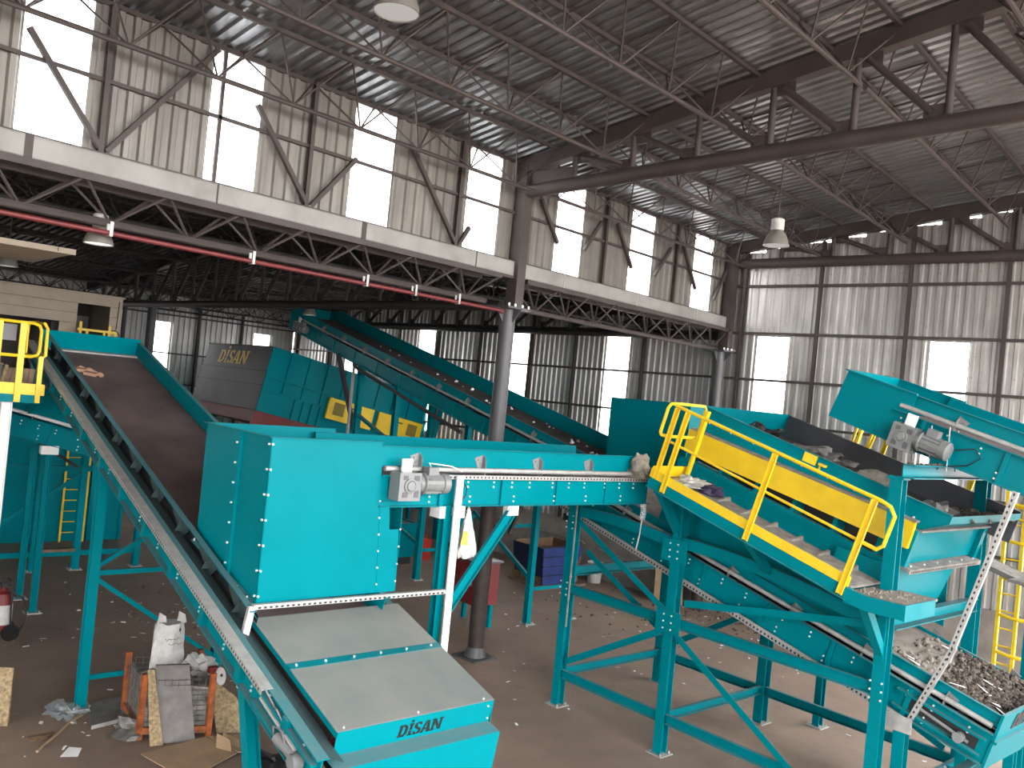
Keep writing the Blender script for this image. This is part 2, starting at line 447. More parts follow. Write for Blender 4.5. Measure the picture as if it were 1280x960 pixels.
for xx in (4.29, 7.28, 10.36, 14.65, 17.42):
    wc.part('wall_post', MB().ibeam((xx, YC - 0.04, 7.45), (xx, YC - 0.04, 9.3), 0.065, 0.07, 0.01, up=(0, 1, 0)), 'brown_steel')
for xx in (5.82, 2.4): wc.part('window_bar', MB().box((xx - 0.025, YC - 0.04, 7.45), (xx + 0.025, YC, 9.28)), 'brown_steel')
wc.part('window_bar', MB().box((8.86, YC - 0.03, 7.45), (8.88, YC - 0.01, 9.28)), 'brown_steel')
for a, b in [(3.34, 4.25), (5.66, 4.33), (6.31, 7.24), (8.08, 7.34), (9.12, 10.3), (10.62, 10.4), (2.5, 1.7)]:
    za, zb = {3.34: 8.65, 5.66: 9.25, 6.31: 8.67, 8.08: 8.4, 9.12: 8.9, 10.62: 7.85}.get(a, 9.2), 7.5
    wc.part('diagonal_brace', MB().angle((a, YC - 0.07, za), (b, YC - 0.07, zb), 0.06, 0.01, up=(0, 1, 0)), 'brown_steel')
for a, b, za, zb in [(12.45, 13.05, 8.75, 8.0), (14.4, 13.9, 8.75, 8.05), (14.95, 15.6, 8.8, 7.95), (17.1, 16.5, 8.7, 7.95), (17.55, 18.3, 8.9, 7.9), (19.7, 19.2, 8.6, 7.8)]:
    wc.part('diagonal_brace', MB().angle((a, YC - 0.07, za), (b, YC - 0.07, zb), 0.06, 0.01, up=(0, 1, 0)), 'brown_steel')

# --- valley gutter fascia, sheet by sheet
tr = Thing('trim_1', (XT, YC - 0.14, 7.17), eq=False, kind='structure')
js = [-6.6, -4.1, -1.6, 0.9, 3.46, 5.83, 8.32, 10.82, 13.30, 15.86, 18.38, 20.1]
for a, b in zip(js, js[1:]):
    mb = MB(); a += 0.012; b -= 0.012
    mb.box((a, YC - 0.15, 7.17), (b, YC - 0.142, 7.43)); mb.box((a, YC - 0.15, 7.425), (b, YC - 0.02, 7.435)); mb.box((a, YC - 0.15, 7.165), (b, YC + 0.5, 7.175))
    tr.part('gutter_sheet', mb, 'fascia')
for k, a in enumerate(js[1:-1]):
    w = 0.09 if k in (3, 5) else 0.02
    tr.part('joint_strip', MB().box((a - w / 2, YC - 0.157, 7.165), (a + w / 2, YC - 0.143, 7.44)), 'brown_steel' if k < 7 else 'galvanised')
tr.part('gutter_lip', MB().box((-6.6, YC - 0.17, 7.11), (20.05, YC - 0.05, 7.163)), 'brown_steel')

# --- ceilings
ce = Thing('ceiling', (8, 0, 9.4), eq=False, kind='structure')
x = -7.0
while x < 20.5:
    b = x + 0.816; pr = profile(x, b, 0.045)
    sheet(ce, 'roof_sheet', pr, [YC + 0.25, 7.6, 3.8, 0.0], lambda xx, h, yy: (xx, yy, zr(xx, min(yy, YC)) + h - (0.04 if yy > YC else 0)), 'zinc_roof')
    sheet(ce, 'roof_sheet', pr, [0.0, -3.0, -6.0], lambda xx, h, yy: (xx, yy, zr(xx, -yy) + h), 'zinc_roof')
    x = b
cl = Thing('ceiling_low', (11, 21, 7.4), eq=False, kind='structure')
x = -7.0
while x < 20.5:
    b = x + 0.816; pr = profile(x, b, 0.045)
    sheet(cl, 'roof_sheet', pr, [YC - 0.0, 21.1], lambda xx, h, yy: (xx, yy, zlow(yy) + h), 'roof_shaded')
    sheet(cl, 'roof_sheet', pr, [21.1, 31.3], lambda xx, h, yy: (xx, yy, zlow(yy) + h), 'roof_shaded')
    x = b

# --- columns
def column(x, y, label, up=True, ztop=6.55):
    t = Thing('steel_column', (x, y, 0), label, 'column', 'steel columns along the valley gutter', eq=False)
    t.part('shaft', MB().tube((x, y, 3.7), (x, y, ztop), 0.15, 20), 'column_grey'); t.part('lower_shaft', MB().tube((x, y, 0.06), (x, y, 3.7), 0.151, 20), 'rusty_paint')
    mb = MB().box((x - 0.3, y - 0.3, 0), (x + 0.3, y + 0.3, 0.03)); mb.tube((x, y, 0.03), (x, y, 0.2), 0.21, 16, 0.155)
    t.part('base_plate', mb, 'column_grey')
    if up:
        t.part('cap_plate', MB().box((x - 0.32, y - 0.3, ztop), (x + 0.32, y + 0.3, ztop + 0.04)), 'column_grey')
        for dx, dy in ((1, 0), (-1, 0), (0, -1)):
            p = Vector((x + dx * 0.14, y + dy * 0.14, ztop)); q = Vector((dx, dy, 0))
            t.part('gusset', MB().poly([p, p + q * 0.2, p - Vector((0, 0, 0.26))], Vector((dy, dx, 0)) * 0.02), 'column_grey')
        t.part('upper_post', MB().ibeam((x, y - 0.12, ztop + 0.04), (x, y - 0.12, 9.25), 0.22, 0.24, 0.02, up=(0, 1, 0)).box((x - 0.11, y - 0.24, ztop + 0.04), (x - 0.09, y, 9.25)), 'brown_steel')
        mb = MB()
        for dx in (-0.27, -0.1, 0.1, 0.27): mb.bolt((x + dx, y - 0.26, ztop + 0.04), (0, 0, 1), 0.022, 0.05)
        t.part('anchor_bolts', mb, 'bolt', kind='stuff')
    return t
column(XT, YC, 'thick grey round column standing between horizontal conveyor and far conveyor')
column(19.92, YC, 'grey round column in the corner beside the back wall')
column(13.95, 30.4, 'dark round column far off by the narrow far left window', up=False, ztop=7.2)

# --- roof trusses
def truss(X, y0, y1, ztop, zbot, label, n, high=True):
    sm = 'brown_steel' if high else 'steel_shaded'
    t = Thing('roof_truss', (X, y0, zbot(y0)), label, 'truss', 'roof trusses', eq=False)
    ys = [y0 + (y1 - y0) * k / n for k in range(n + 1)]
    t.part('top_chord', MB().path([(X, y, ztop(y) - 0.15) for y in ys], 0.001, 4) if False else
           (lambda mb: [mb.bar((X, a, ztop(a) - 0.15), (X, b, ztop(b) - 0.15), 0.2, 0.26) for a, b in ((y0, (y0 + y1) / 2), ((y0 + y1) / 2, y1))] and mb)(MB()), sm)
    t.part('bottom_chord', MB().path([(X, y, zbot(y)) for y in ys], 0.125 if high else 0.1, 16), sm)
    for k in range(1, n):
        y = ys[k]; zt, zb = ztop(y) - 0.27, zbot(y)
        if zt - zb < 0.15: continue
        t.part('vertical_strut', MB().tube((X, y, zb), (X, y, zt), 0.053, 10), sm)
        if k < n - 1:
            t.part('diagonal_strut', MB().tube((X, y + (ys[1] - ys[0]) * 0.12, ztop(y) - 0.3), (X, ys[k + 1] - (ys[1] - ys[0]) * 0.16, zbot(ys[k + 1]) + 0.17), 0.055, 10), sm)
            d = ys[k + 1] - ys[k]; yk = ys[k + 1]; zk = zbot(yk)
            t.part('gusset', MB().box((X - 0.012, yk - d * 0.25, zk + 0.08), (X + 0.012, yk, zk + 0.28)), sm)
            t.part('gusset', MB().box((X - 0.012, y, zt - 0.14), (X + 0.012, y + d * 0.27, zt + 0.06)), sm)
    return t, ys
def tz(X): return lambda y: zr(X, y)
t, ys = truss(XT, YC - 0.05, YC - 0.05 - 1.242 * 9, tz(XT), lambda y: 8.76 + 0.036 * (YC - y), 'big brown pipe roof truss spanning from the thick column to upper right', 9)
t.part('end_plate', MB().box((XT - 0.012, ys[1], 8.8), (XT + 0.012, ys[0] - 0.1, zr(XT, ys[0]) - 0.24)), 'brown_steel')
t, ys = truss(XG, YC - 0.05, YC - 0.05 - 1.29 * 9, tz(XG), lambda y: 8.83, 'brown pipe roof truss lying along the back wall of the high hall', 9)
truss(XL, YC - 0.05, YC - 0.05 - 1.242 * 9, tz(XL), lambda y: 8.76 + 0.036 * (YC - y), 'brown roof truss over the left ends of the lattice joists', 9)
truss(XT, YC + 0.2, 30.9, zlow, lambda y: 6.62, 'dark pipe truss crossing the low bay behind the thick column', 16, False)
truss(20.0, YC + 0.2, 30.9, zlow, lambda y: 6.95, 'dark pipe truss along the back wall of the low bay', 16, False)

# --- lattice joists: two top chords, one bottom chord, web bars
def lattice(name, label, cat, group, loc, L, n, depth, half, tilt, off=0.5, rb=0.036, rt=0.03, rw=0.015, m='brown_steel', hbars=True):
    t = Thing(name, (0, 0, 0), label, cat, group, eq=False)
    dm = L / n
    zt = lambda s: -tilt * s * half
    for s in (-1, 1): t.part('top_chord', MB().bar((0, s * half, zt(s)), (L, s * half, zt(s)), rt * 2, rt * 2), m)
    t.part('bottom_chord', MB().tube((0.1, 0, -depth), (L - 0.1, 0, -depth), rb, 8), m)
    src = {}
    for k in range(n):
        xb = (k + off) * dm
        for s in (-1, 1):
            for e in (0, 1):
                key = (s, e)
                if key not in src: src[key] = t.part('web_bar', MB().tube((xb, 0, -depth), ((k + e) * dm, s * half, zt(s)), rw, 5), m)
                else: t.again(src[key], (k * dm, 0, 0))
        if hbars:
            if 'h' not in src: src['h'] = t.part('cross_bar', MB().tube((0, -half, zt(-1)), (0, half, zt(1)), rw, 5), m)
            else: t.again(src['h'], (k * dm, 0, 0))
    t.o.location = loc
    return t.o
def dup(root, loc, label=None, roty=0.0):
    r = root.copy(); COL.objects.link(r); r.location = loc; r.rotation_euler = (0, roty, 0)
    if label: r['label'] = label
    for ch in list(root.children):
        c = ch.copy(); COL.objects.link(c); c.parent = r
    return r
JY = [10.83, 8.91, 6.95, 4.92, 2.9, 0.9]
words = ['next to the clerestory windows', 'second out from the clerestory windows', 'third out from the clerestory windows', 'fourth out from the clerestory windows', 'fifth out from the clerestory windows', 'sixth out from the clerestory windows']
JA = lattice('lattice_joist', 'brown lattice joist left of the pipe truss, ' + words[0], 'joist', 'lattice roof joists', (XL, JY[0], zr(5, JY[0]) - 0.04), XT - XL, 8, 0.66, 0.47, 0.165)
for k in range(1, 6): dup(JA, (XL, JY[k], zr(5, JY[k]) - 0.04), 'brown lattice joist left of the pipe truss, ' + words[k])
JB = lattice('lattice_joist', 'brown lattice joist between pipe truss and back wall, ' + words[0], 'joist', 'lattice roof joists', (XT, JY[0], zr(XT, JY[0]) - 0.04), XG - XT, 7, 0.64, 0.47, 0.14)
for k in range(0, 6):
    z0, z1 = zr(XT, JY[k]) - 0.04, zr(XG, JY[k]) - 0.04; ry = math.atan2(z0 - z1, XG - XT)
    if k == 0: JB.rotation_euler = (0, ry, 0)
    else: dup(JB, (XT, JY[k], z0), 'brown lattice joist between pipe truss and back wall, ' + words[k], ry)
JC = lattice('lattice_joist', 'dark lattice joist in the low bay, nearest the gutter', 'joist', 'lattice roof joists of the low bay', (XL, 13.4, zlow(13.4) - 0.04), XT - XL, 8, 0.55, 0.45, 0.0, m='steel_shaded')
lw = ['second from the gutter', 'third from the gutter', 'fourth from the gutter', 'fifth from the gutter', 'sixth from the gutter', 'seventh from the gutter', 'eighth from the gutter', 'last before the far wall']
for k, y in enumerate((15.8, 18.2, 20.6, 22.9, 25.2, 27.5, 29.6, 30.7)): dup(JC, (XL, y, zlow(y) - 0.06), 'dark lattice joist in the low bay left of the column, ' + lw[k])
JD = lattice('lattice_joist', 'dark lattice joist in the low bay by the back wall, nearest the gutter', 'joist', 'lattice roof joists of the low bay', (XT, 13.4, zlow(13.4) - 0.04), XG - XT, 7, 0.55, 0.45, 0.0, m='steel_shaded')
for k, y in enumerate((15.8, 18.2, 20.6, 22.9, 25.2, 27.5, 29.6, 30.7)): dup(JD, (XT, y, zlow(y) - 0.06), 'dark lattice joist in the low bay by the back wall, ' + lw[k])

# --- lattice girders that carry the gutter
lattice('gutter_girder', 'brown lattice girder with pipe chord under the gutter, left of the column', 'girder', 'gutter girders', (2.0, YC + 0.05, 7.1), XT - 0.5 - 2.0, 9, 0.47, 0.26, 0.0, off=0.42, rb=0.055, rt=0.04, rw=0.02, hbars=False)
lattice('gutter_girder', 'brown lattice girder under the gutter between column and back wall', 'girder', 'gutter girders', (XT + 0.2, YC + 0.05, 7.1), 19.9 - XT - 0.2, 8, 0.5, 0.26, 0.0, off=0.6, rb=0.05, rt=0.04, rw=0.02, hbars=False)

# --- red pipe hung below the girder
t = Thing('red_pipe', (7, 11.1, 6.5), 'long red pipe hung under the gutter girder', 'pipe', eq=False)
t.part('pipe', MB().tube((1.5, 11.08, 6.48), (11.55, 11.08, 6.48), 0.033, 10), 'red_pipe')
for xx in (1.9, 4.45, 6.42, 8.42, 9.43, 10.43):
    t.part('hanger_strap', MB().box((xx - 0.02, 11.03, 6.44), (xx + 0.02, 11.13, 6.47)).box((xx - 0.02, 11.03, 6.46), (xx + 0.02, 11.04, 6.62)).box((xx - 0.02, 11.13, 6.46), (xx + 0.02, 11.14, 6.6)), 'galvanised')
t.part('elbow', MB().tube((11.45, 11.08, 6.48), (11.58, 11.08, 6.46), 0.04, 10), 'red_pipe')

# --- high-bay lamps
def lamp(loc, label, zhang, d=0.4, lit=False):
    t = Thing('high_bay_lamp', loc, label, 'lamp', 'high bay lamps', eq=False)
    x, y, z = loc; r = d / 2
    t.part('shade', MB().lathe((x, y, z), [(r, 0), (r * 0.98, 0.02), (r * 0.9, d * 0.2), (r * 0.72, d * 0.42), (r * 0.42, d * 0.6), (r * 0.36, d * 0.62), (r * 0.34, d * 0.6), (r * 0.68, d * 0.4), (r * 0.86, d * 0.19), (r * 0.95, 0.02), (r * 0.96, 0.0), (r, 0)], 24, caps=False), 'lamp_shade')
    t.part('ballast_housing', MB().lathe((x, y, z + d * 0.6), [(r * 0.48, 0), (r * 0.5, 0.02), (r * 0.5, d * 0.42), (r * 0.4, d * 0.46)], 16), 'lamp_box')
    t.part('lens', MB().lathe((x, y, z + 0.012), [(0.0, 0), (r * 0.94, 0), (r * 0.94, 0.006), (0, 0.006)], 24), 'lamp_glow' if lit else 'lamp_pale')
    t.part('suspension', MB().tube((x, y, z + d * 1.05), (x, y, zhang), 0.012, 6), 'brown_steel')
    return t
lamp((5.33, 6.95, 8.64), 'big high bay lamp at the top edge of the photo', 9.36, 0.47)
lamp((13.82, 6.95, 7.93), 'high bay lamp hanging before the back wall', 9.36, 0.44)
lamp((4.46, 11.42, 6.36), 'lit high bay lamp hanging below the red pipe', 6.63, 0.36, True)
lamp((5.9, 19.5, 6.55), 'dim high bay lamp above the beige cabin', 7.6, 0.40)
lamp((15.4, 22.9, 6.77), 'dim high bay lamp above the far machine', 7.85, 0.40)
# ================================================================ machines (machine axes u, v, z)
def mapper(O, ds, dt, dh):
    O, ds, dt, dh = Vector(O), Vector(ds), Vector(dt), Vector(dh)
    return lambda s, t, h: O + ds * s + dt * t + dh * h
def fbox(mb, F, s0, s1, t0, t1, h0, h1):
    return mb.hexa([F(s0, t0, h0), F(s1, t0, h0), F(s1, t1, h0), F(s0, t1, h0), F(s0, t0, h1), F(s1, t0, h1), F(s1, t1, h1), F(s0, t1, h1)])
def incline(slope): th = math.atan(slope); return math.cos(th), math.sin(th)
def map_v(u0, v0, z0, slope):           # runs uphill along +v, t goes away from the camera (+u)
    c, s = incline(slope); return mapper((u0, v0, z0), (0, c, s), (1, 0, 0), (0, -s, c))
def map_u(u0, v0, z0, slope):           # runs along +u (slope up), t along +v
    c, s = incline(slope); return mapper((u0, v0, z0), (c, 0, s), (0, 1, 0), (-s, 0, c))

def text_mesh(body, size, shear=0.25, bold=0.02):
    cu = bpy.data.curves.new('lettering', 'FONT'); cu.body = body; cu.size = size; cu.shear = shear; cu.offset = bold; cu.extrude = 0.002; cu.resolution_u = 4
    o = bpy.data.objects.new('lettering', cu); COL.objects.link(o)
    dg = bpy.context.evaluated_depsgraph_get()
    me = bpy.data.meshes.new_from_object(o.evaluated_get(dg)); bpy.data.objects.remove(o)
    return me
def lettering(thing, body, size, O, ex, ey, m, width, shear=0.25, bold=0.02, parent=None, label=None):
    """flat letters laid on a face: ex = reading direction, ey = up"""
    me = text_mesh(body, size, shear, bold)
    xs = [v.co.x for v in me.vertices]; x0, w = min(xs), max(xs) - min(xs)
    O, ex, ey = Vector(O) - thing.base, Vector(ex).normalized(), Vector(ey).normalized(); n = ex.cross(ey).normalized()
    for v in me.vertices: v.co = O + ex * ((v.co.x - x0) * width / w) + ey * v.co.y + n * (v.co.z + 0.003)
    me.materials.clear(); me.materials.append(MATS[m])
    o = bpy.data.objects.new('lettering', me); COL.objects.link(o); o.parent = parent if parent else thing.o
    if label: o['label'] = label
    return o

def conveyor(t, F, L, W, web=0.36, rim=0.68, sk0=0.44, belt=0.30, step=1.0, tube=True, tray=True, m='turquoise', brk=True, beltm='belt', flange=0.07, bolts=True, rim_far=None, ribs=True, skirt_s=(0, None), tubem='galvanised'):
    rim_far = rim if rim_far is None else rim_far
    s1 = L if skirt_s[1] is None else skirt_s[1]; s0 = skirt_s[0]
    for side, tt in ((-1, 0.0), (1, W)):
        mb = MB(); a, b = (tt - 0.012, tt) if side < 0 else (tt, tt + 0.012)
        fbox(mb, F, 0, L, a, b, 0, web)
        f0, f1 = (tt - flange, tt) if side < 0 else (tt, tt + flange)
        fbox(mb, F, 0, L, f0, f1, -0.012, 0); fbox(mb, F, 0, L, f0, f1, web, web + 0.012)
        t.part('side_beam', mb, m)
        mb = MB(); g = 0.03 if side < 0 else -0.03; r = rim if side < 0 else rim_far
        fbox(mb, F, s0, s1, tt + g - 0.005, tt + g + 0.005, sk0 if side < 0 else belt - 0.05, r)
        fbox(mb, F, s0, s1, tt + g - (0.045 if side < 0 else 0.0), tt + g + (0.0 if side < 0 else 0.045), r, r + 0.008)
        t.part('skirt_plate', mb, m)
        if brk:
            first = None; k = 0; sp = step * 0.55
            while sp < L - 0.15:
                if s0 - 0.05 <= sp <= s1:
                    if first is None:
                        mb = MB(); x0 = tt - 0.05 if side < 0 else tt; x1 = tt + 0.02 if side < 0 else tt + 0.05
                        mb.poly([F(sp, x0, web + 0.01), F(sp, x1, web + 0.01), F(sp, x1, rim - 0.05), F(sp, (x0 if side < 0 else x1) , rim - 0.12)], F(0.008, 0, 0) - F(0, 0, 0))
                        o_ = tt + g + side * 0.012; mb.poly([F(sp - 0.13, o_, rim - 0.10), F(sp + 0.006, o_, rim - 0.06), F(sp + 0.006, o_, sk0 - 0.03), F(sp - 0.05, o_, sk0 - 0.03)], F(0, 0.004, 0) - F(0, 0, 0)); mb.bolt(F(sp - 0.07, o_, rim - 0.12), F(0, side, 0) - F(0, 0, 0), 0.011); mb.bolt(F(sp - 0.035, o_, rim - 0.17), F(0, side, 0) - F(0, 0, 0), 0.011)
                        first = t.part('skirt_bracket', mb, 'grey_motor'); f_s = sp
                    else: t.again(first, F(sp - f_s, 0, 0) - F(0, 0, 0))
                sp += step
    fb = MB(); fbox(fb, F, 0.02, L - 0.02, 0.05, W - 0.05, belt - 0.015, belt)
    t.part('belt', fb, beltm)
    fb = MB(); fbox(fb, F, 0.1, L - 0.1, 0.06, W - 0.06, 0.05, 0.062)
    t.part('return_belt', fb, 'black')
    if tube: t.part('guard_tube', MB().tube(F(0.05, -0.02, web + 0.085), F(L - 0.05, -0.02, web + 0.085), 0.032, 10), tubem)
    if tray:
        mb = MB(); fbox(mb, F, 0.6, L, -0.085, 0.0, web + 0.014, web + 0.022); fbox(mb, F, 0.6, L, -0.09, -0.083, web - 0.02, web + 0.03)
        o = t.part('cable_tray', mb, 'galvanised')
        mb = MB(); s = 0.65
        while s < L: fbox(mb, F, s, s + 0.022, -0.0915, -0.0895, web - 0.008, web + 0.016); s += 0.06
        t.part('tray_slots', mb, 'black', parent=o, kind='stuff')
    if ribs:
        first = None; s = step * 0.9
        while s < L - 0.1:
            if first is None:
                mb = MB(); fbox(mb, F, s - 0.03, s + 0.03, -0.045, -0.012, 0.0, web); first = t.part('web_stiffener', mb, m); f_s = s
            else: t.again(first, F(s - f_s, 0, 0) - F(0, 0, 0))
            s += step
    if bolts:
        mb = MB(); s = 0.25; nrm = F(0, -1, 0) - F(0, 0, 0); k = 0
        while s < L - 0.1:
            for h in (web * 0.82, web * 0.65): mb.bolt(F(s, -0.012, h), nrm)
            if k % 2: 
                for h in (web * 0.3, web * 0.12): mb.bolt(F(s + 0.05, -0.012, h), nrm)
            s += 0.31 if k % 3 else 0.42; k += 1
        t.part('bolt_heads', mb, 'bolt', kind='stuff')
    # carrying rollers seen in the gap under the skirt
    first = None; s = 0.4
    while s < L - 0.2:
        if first is None: first = t.part('roller', MB().tube(F(s, 0.02, belt - 0.07), F(s, W - 0.02, belt - 0.07), 0.05, 10), 'black'); f_s = s
        else: t.again(first, F(s - f_s, 0, 0) - F(0, 0, 0))
        s += max(1.0, step)

def gear_motor(t, F, s, t0, h, flip=1):
    """gearbox then finned motor; F(s,t,h): s along, t towards the camera is negative"""
    g = MB(); fbox(g, F, s - 0.17, s + 0.13, t0 - 0.2, t0, h - 0.17, h + 0.15)
    gb = t.part('gear_motor', g, 'grey_motor')
    t.part('torque_arm', (lambda mb: fbox(mb, F, s - 0.08, s + 0.05, t0 - 0.1, t0 - 0.07, h + 0.12, h + 0.3))(MB()), 'white_steel', parent=gb)
    mb = MB(); c = F(s - 0.02, t0 - 0.2, h); n = (F(0, -1, 0) - F(0, 0, 0))
    mb.lathe(c, [(0.085, 0), (0.085, 0.018), (0.07, 0.02), (0.06, 0.012), (0.05, 0.03), (0.03, 0.032)], 18, n)
    t.part('output_flange', mb, 'grey_motor', parent=gb)
    mb = MB(); fbox(mb, F, s - 0.12, s - 0.05, t0 - 0.206, t0 - 0.2, h - 0.13, h - 0.07); fbox(mb, F, s + 0.04, s + 0.1, t0 - 0.206, t0 - 0.2, h - 0.13, h - 0.05); fbox(mb, F, s - 0.12, s - 0.06, t0 - 0.206, t0 - 0.2, h + 0.07, h + 0.12); fbox(mb, F, s + 0.03, s + 0.1, t0 - 0.206, t0 - 0.2, h + 0.06, h + 0.12)
    t.part('housing_pocket', mb, 'rubber_grey', parent=gb)
    d = 0.13 * flip
    ax = F(flip, 0, 0) - F(0, 0, 0); c = F(s + 0.13 if flip > 0 else s - 0.17, t0 - 0.11, h + 0.02)
    mb = MB().lathe(c, [(0.10, 0), (0.10, 0.05), (0.13, 0.06), (0.13, 0.08), (0.105, 0.09), (0.105, 0.33), (0.12, 0.335), (0.12, 0.42), (0.09, 0.44)], 18, ax)
    mo = t.part('motor_body', mb, 'grey_motor', parent=gb)
    mb = MB(); dh = F(0, 0, 1) - F(0, 0, 0); dt = F(0, 1, 0) - F(0, 0, 0)
    for k in range(12):
        a = 2 * math.pi * k / 12; r = dh * math.cos(a) + dt * math.sin(a)
        mb.bar(c + ax * 0.1 + r * 0.112, c + ax * 0.32 + r * 0.112, 0.006, 0.02, up=r)
    t.part('cooling_fins', mb, 'grey_motor', parent=gb, kind='stuff')
    t.part('terminal_box', MB().bar(c + ax * 0.12 + dh * 0.15, c + ax * 0.26 + dh * 0.15, 0.12, 0.09, up=dh), 'grey_motor', parent=gb)

def hopper(t, u0, u1, v0, v1, zb, ztop, m='turquoise', th=0.008):
    """four plates; zb(v) is the lower edge"""
    t.part('side_plate', MB().poly([(u0, v0, zb(v0)), (u0, v1, zb(v1)), (u0, v1, ztop), (u0, v0, ztop)], (th, 0, 0)), m)
    t.part('side_plate', MB().poly([(u1, v0, zb(v0)), (u1, v1, zb(v1)), (u1, v1, ztop), (u1, v0, ztop)], (-th, 0, 0)), m)
    t.part('front_plate', MB().poly([(u0, v0, zb(v0)), (u1, v0, zb(v0)), (u1, v0, ztop), (u0, v0, ztop)], (0, th, 0)), m)
    t.part('back_plate', MB().poly([(u0, v1, zb(v1)), (u1, v1, zb(v1)), (u1, v1, ztop), (u0, v1, ztop)], (0, -th, 0)), m)
    w = 0.045
    t.part('top_rim', MB().box((u0 - w, v0 - w, ztop), (u0 + 0.01, v1 + w, ztop + 0.008)).box((u1 - 0.01, v0 - w, ztop), (u1 + w, v1 + w, ztop + 0.008)).box((u0, v1 - 0.01, ztop), (u1, v1 + w, ztop + 0.008)).box((u0, v0 - w, ztop), (u1, v0 + 0.01, ztop + 0.008)), m)

def leg(t, p, top, w=0.14, h=0.14, m='turquoise', up=(1, 0, 0), foot=True, name='leg'):
    o = t.part(name, MB().ibeam(p, top, w, h, 0.014, up=up), m)
    if foot:
        x, y, z = p
        t.part('foot_plate', MB().box((x - 0.14, y - 0.14, z), (x + 0.14, y + 0.14, z + 0.015)).tube((x - 0.1, y - 0.1, z + 0.01), (x - 0.1, y - 0.1, z + 0.05), 0.012, 6).tube((x + 0.1, y - 0.1, z + 0.01), (x + 0.1, y - 0.1, z + 0.05), 0.012, 6), 'galvanised')
    return o

# ---------------------------------------------------------------- C1: wide conveyor rising to the left
C1z = lambda v: -0.415 + 0.2975 * v
S1 = 0.2975
F1 = map_v(3.89, 6.42, C1z(6.42), S1); c1, s1_ = incline(S1); L1 = (17.5 - 6.42) / c1; K1 = (8.36 - 6.42) / c1
t = Thing('belt_conveyor', (4.9, 12, 0), 'wide turquoise conveyor with dark brown belt climbing from the lettered cover to upper left', 'conveyor', 'belt conveyors')
C1 = t
W1 = 1.97
for side, tt in ((-1, 0.0), (1, W1)):
    mb = MB(); a, b = (-0.012, 0.0) if side < 0 else (W1, W1 + 0.012)
    q0 = 0.0 if side < 0 else 0.4
    fbox(mb, F1, q0, L1, a, b, 0, 0.30)
    f0, f1 = (-0.08, 0) if side < 0 else (W1, W1 + 0.05)
    fbox(mb, F1, q0, L1, f0, f1, -0.012, 0)
    t.part('side_beam', mb, 'turquoise')
    mb = MB(); f0, f1 = (-0.06, 0.06) if side < 0 else (W1 - 0.06, W1 + 0.04)
    fbox(mb, F1, q0, L1, f0, f1, 0.30, 0.312); t.part('beam_flange', mb, 'turquoise')
    mb = MB(); g = 0.23 if side < 0 else W1 - 0.23
    x0 = g - 0.02 if side < 0 else g + 0.06
    gl = 0.395 if side < 0 else 0.24
    mb.hexa([F1(K1, g, gl), F1(L1, g, gl), F1(L1, g + 0.006, gl), F1(K1, g + 0.006, gl), F1(K1, x0 - 0.04, 0.48), F1(L1, x0 - 0.04, 0.48), F1(L1, x0 - 0.034, 0.48), F1(K1, x0 - 0.034, 0.48)])
    fbox(mb, F1, K1, L1, min(x0 - 0.04, x0 - 0.0) - (0.03 if side < 0 else 0), x0 + (0 if side < 0 else 0.03), 0.48, 0.488)
    t.part('skirt_plate', mb, 'turquoise')
    # sloping deck plate between beam and belt
    mb = MB(); p0, p1 = (0.09, 0.21) if side < 0 else (W1 - 0.09, W1 - 0.21)
    p0, p1 = (0.055, 0.215) if side < 0 else (W1 - 0.055, W1 - 0.2)
    mb.quad(F1(q0, p0, 0.312), F1(L1, p0, 0.312), F1(L1, p1, 0.235), F1(q0, p1, 0.235), 0.004); t.part('deck_plate', mb, 'dull_teal')
    if side < 0:
        mb = MB(); fbox(mb, F1, K1, L1 - 0.1, 0.235, 0.24, 0.16, 0.43); fbox(mb, F1, 0.3, K1, 0.235, 0.24, 0.10, 0.26); t.part('gap_shade_strip', mb, 'black')  # added black strip, stands for the shade inside the openings
    first = None; sp = K1 + 0.3
    while sp < L1 - 0.1:
        if first is None:
            mb = MB(); xa, xb, xc = (0.10, 0.2, 0.17) if side < 0 else (W1 - 0.1, W1 - 0.2, W1 - 0.17)
            mb.poly([F1(sp, xa, 0.312), F1(sp, xb, 0.3), F1(sp, xc, 0.46), F1(sp, xc - (0.01 if side < 0 else -0.01), 0.46)], F1(0.008, 0, 0) - F1(0, 0, 0))
            mb.poly([F1(sp - 0.05, xc + 0.02, 0.25), F1(sp + 0.08, xc + 0.02, 0.25), F1(sp + 0.33, xc, 0.41), F1(sp + 0.33, xc, 0.46), F1(sp - 0.22, xc, 0.46), F1(sp - 0.22, xc, 0.41)], F1(0, 0.006, 0) - F1(0, 0, 0))
            first = t.part('skirt_bracket', mb, 'dull_teal')
        else: t.again(first, F1(sp - K1 - 0.3, 0, 0) - F1(0, 0, 0))
        sp += 0.92
mb = MB(); fbox(mb, F1, 0.35, L1 - 0.1, 0.215, W1 - 0.215, 0.205, 0.22); t.part('belt', mb, 'belt')
mb = MB(); fbox(mb, F1, 0.1, L1 - 0.2, 0.2, W1 - 0.2, 0.02, 0.03); t.part('return_belt', mb, 'black')
mb = MB(); fbox(mb, F1, 1.0, L1, -0.13, -0.02, 0.318, 0.326); fbox(mb, F1, 1.0, L1, -0.135, -0.128, 0.27, 0.33)
tray = t.part('cable_tray', mb, 'galvanised')
mb = MB(); s = 1.05
while s < L1: fbox(mb, F1, s, s + 0.02, -0.1365, -0.1345, 0.285, 0.312); s += 0.055
t.part('tray_slots', mb, 'black', parent=tray, kind='stuff')
first = None; s = 0.6
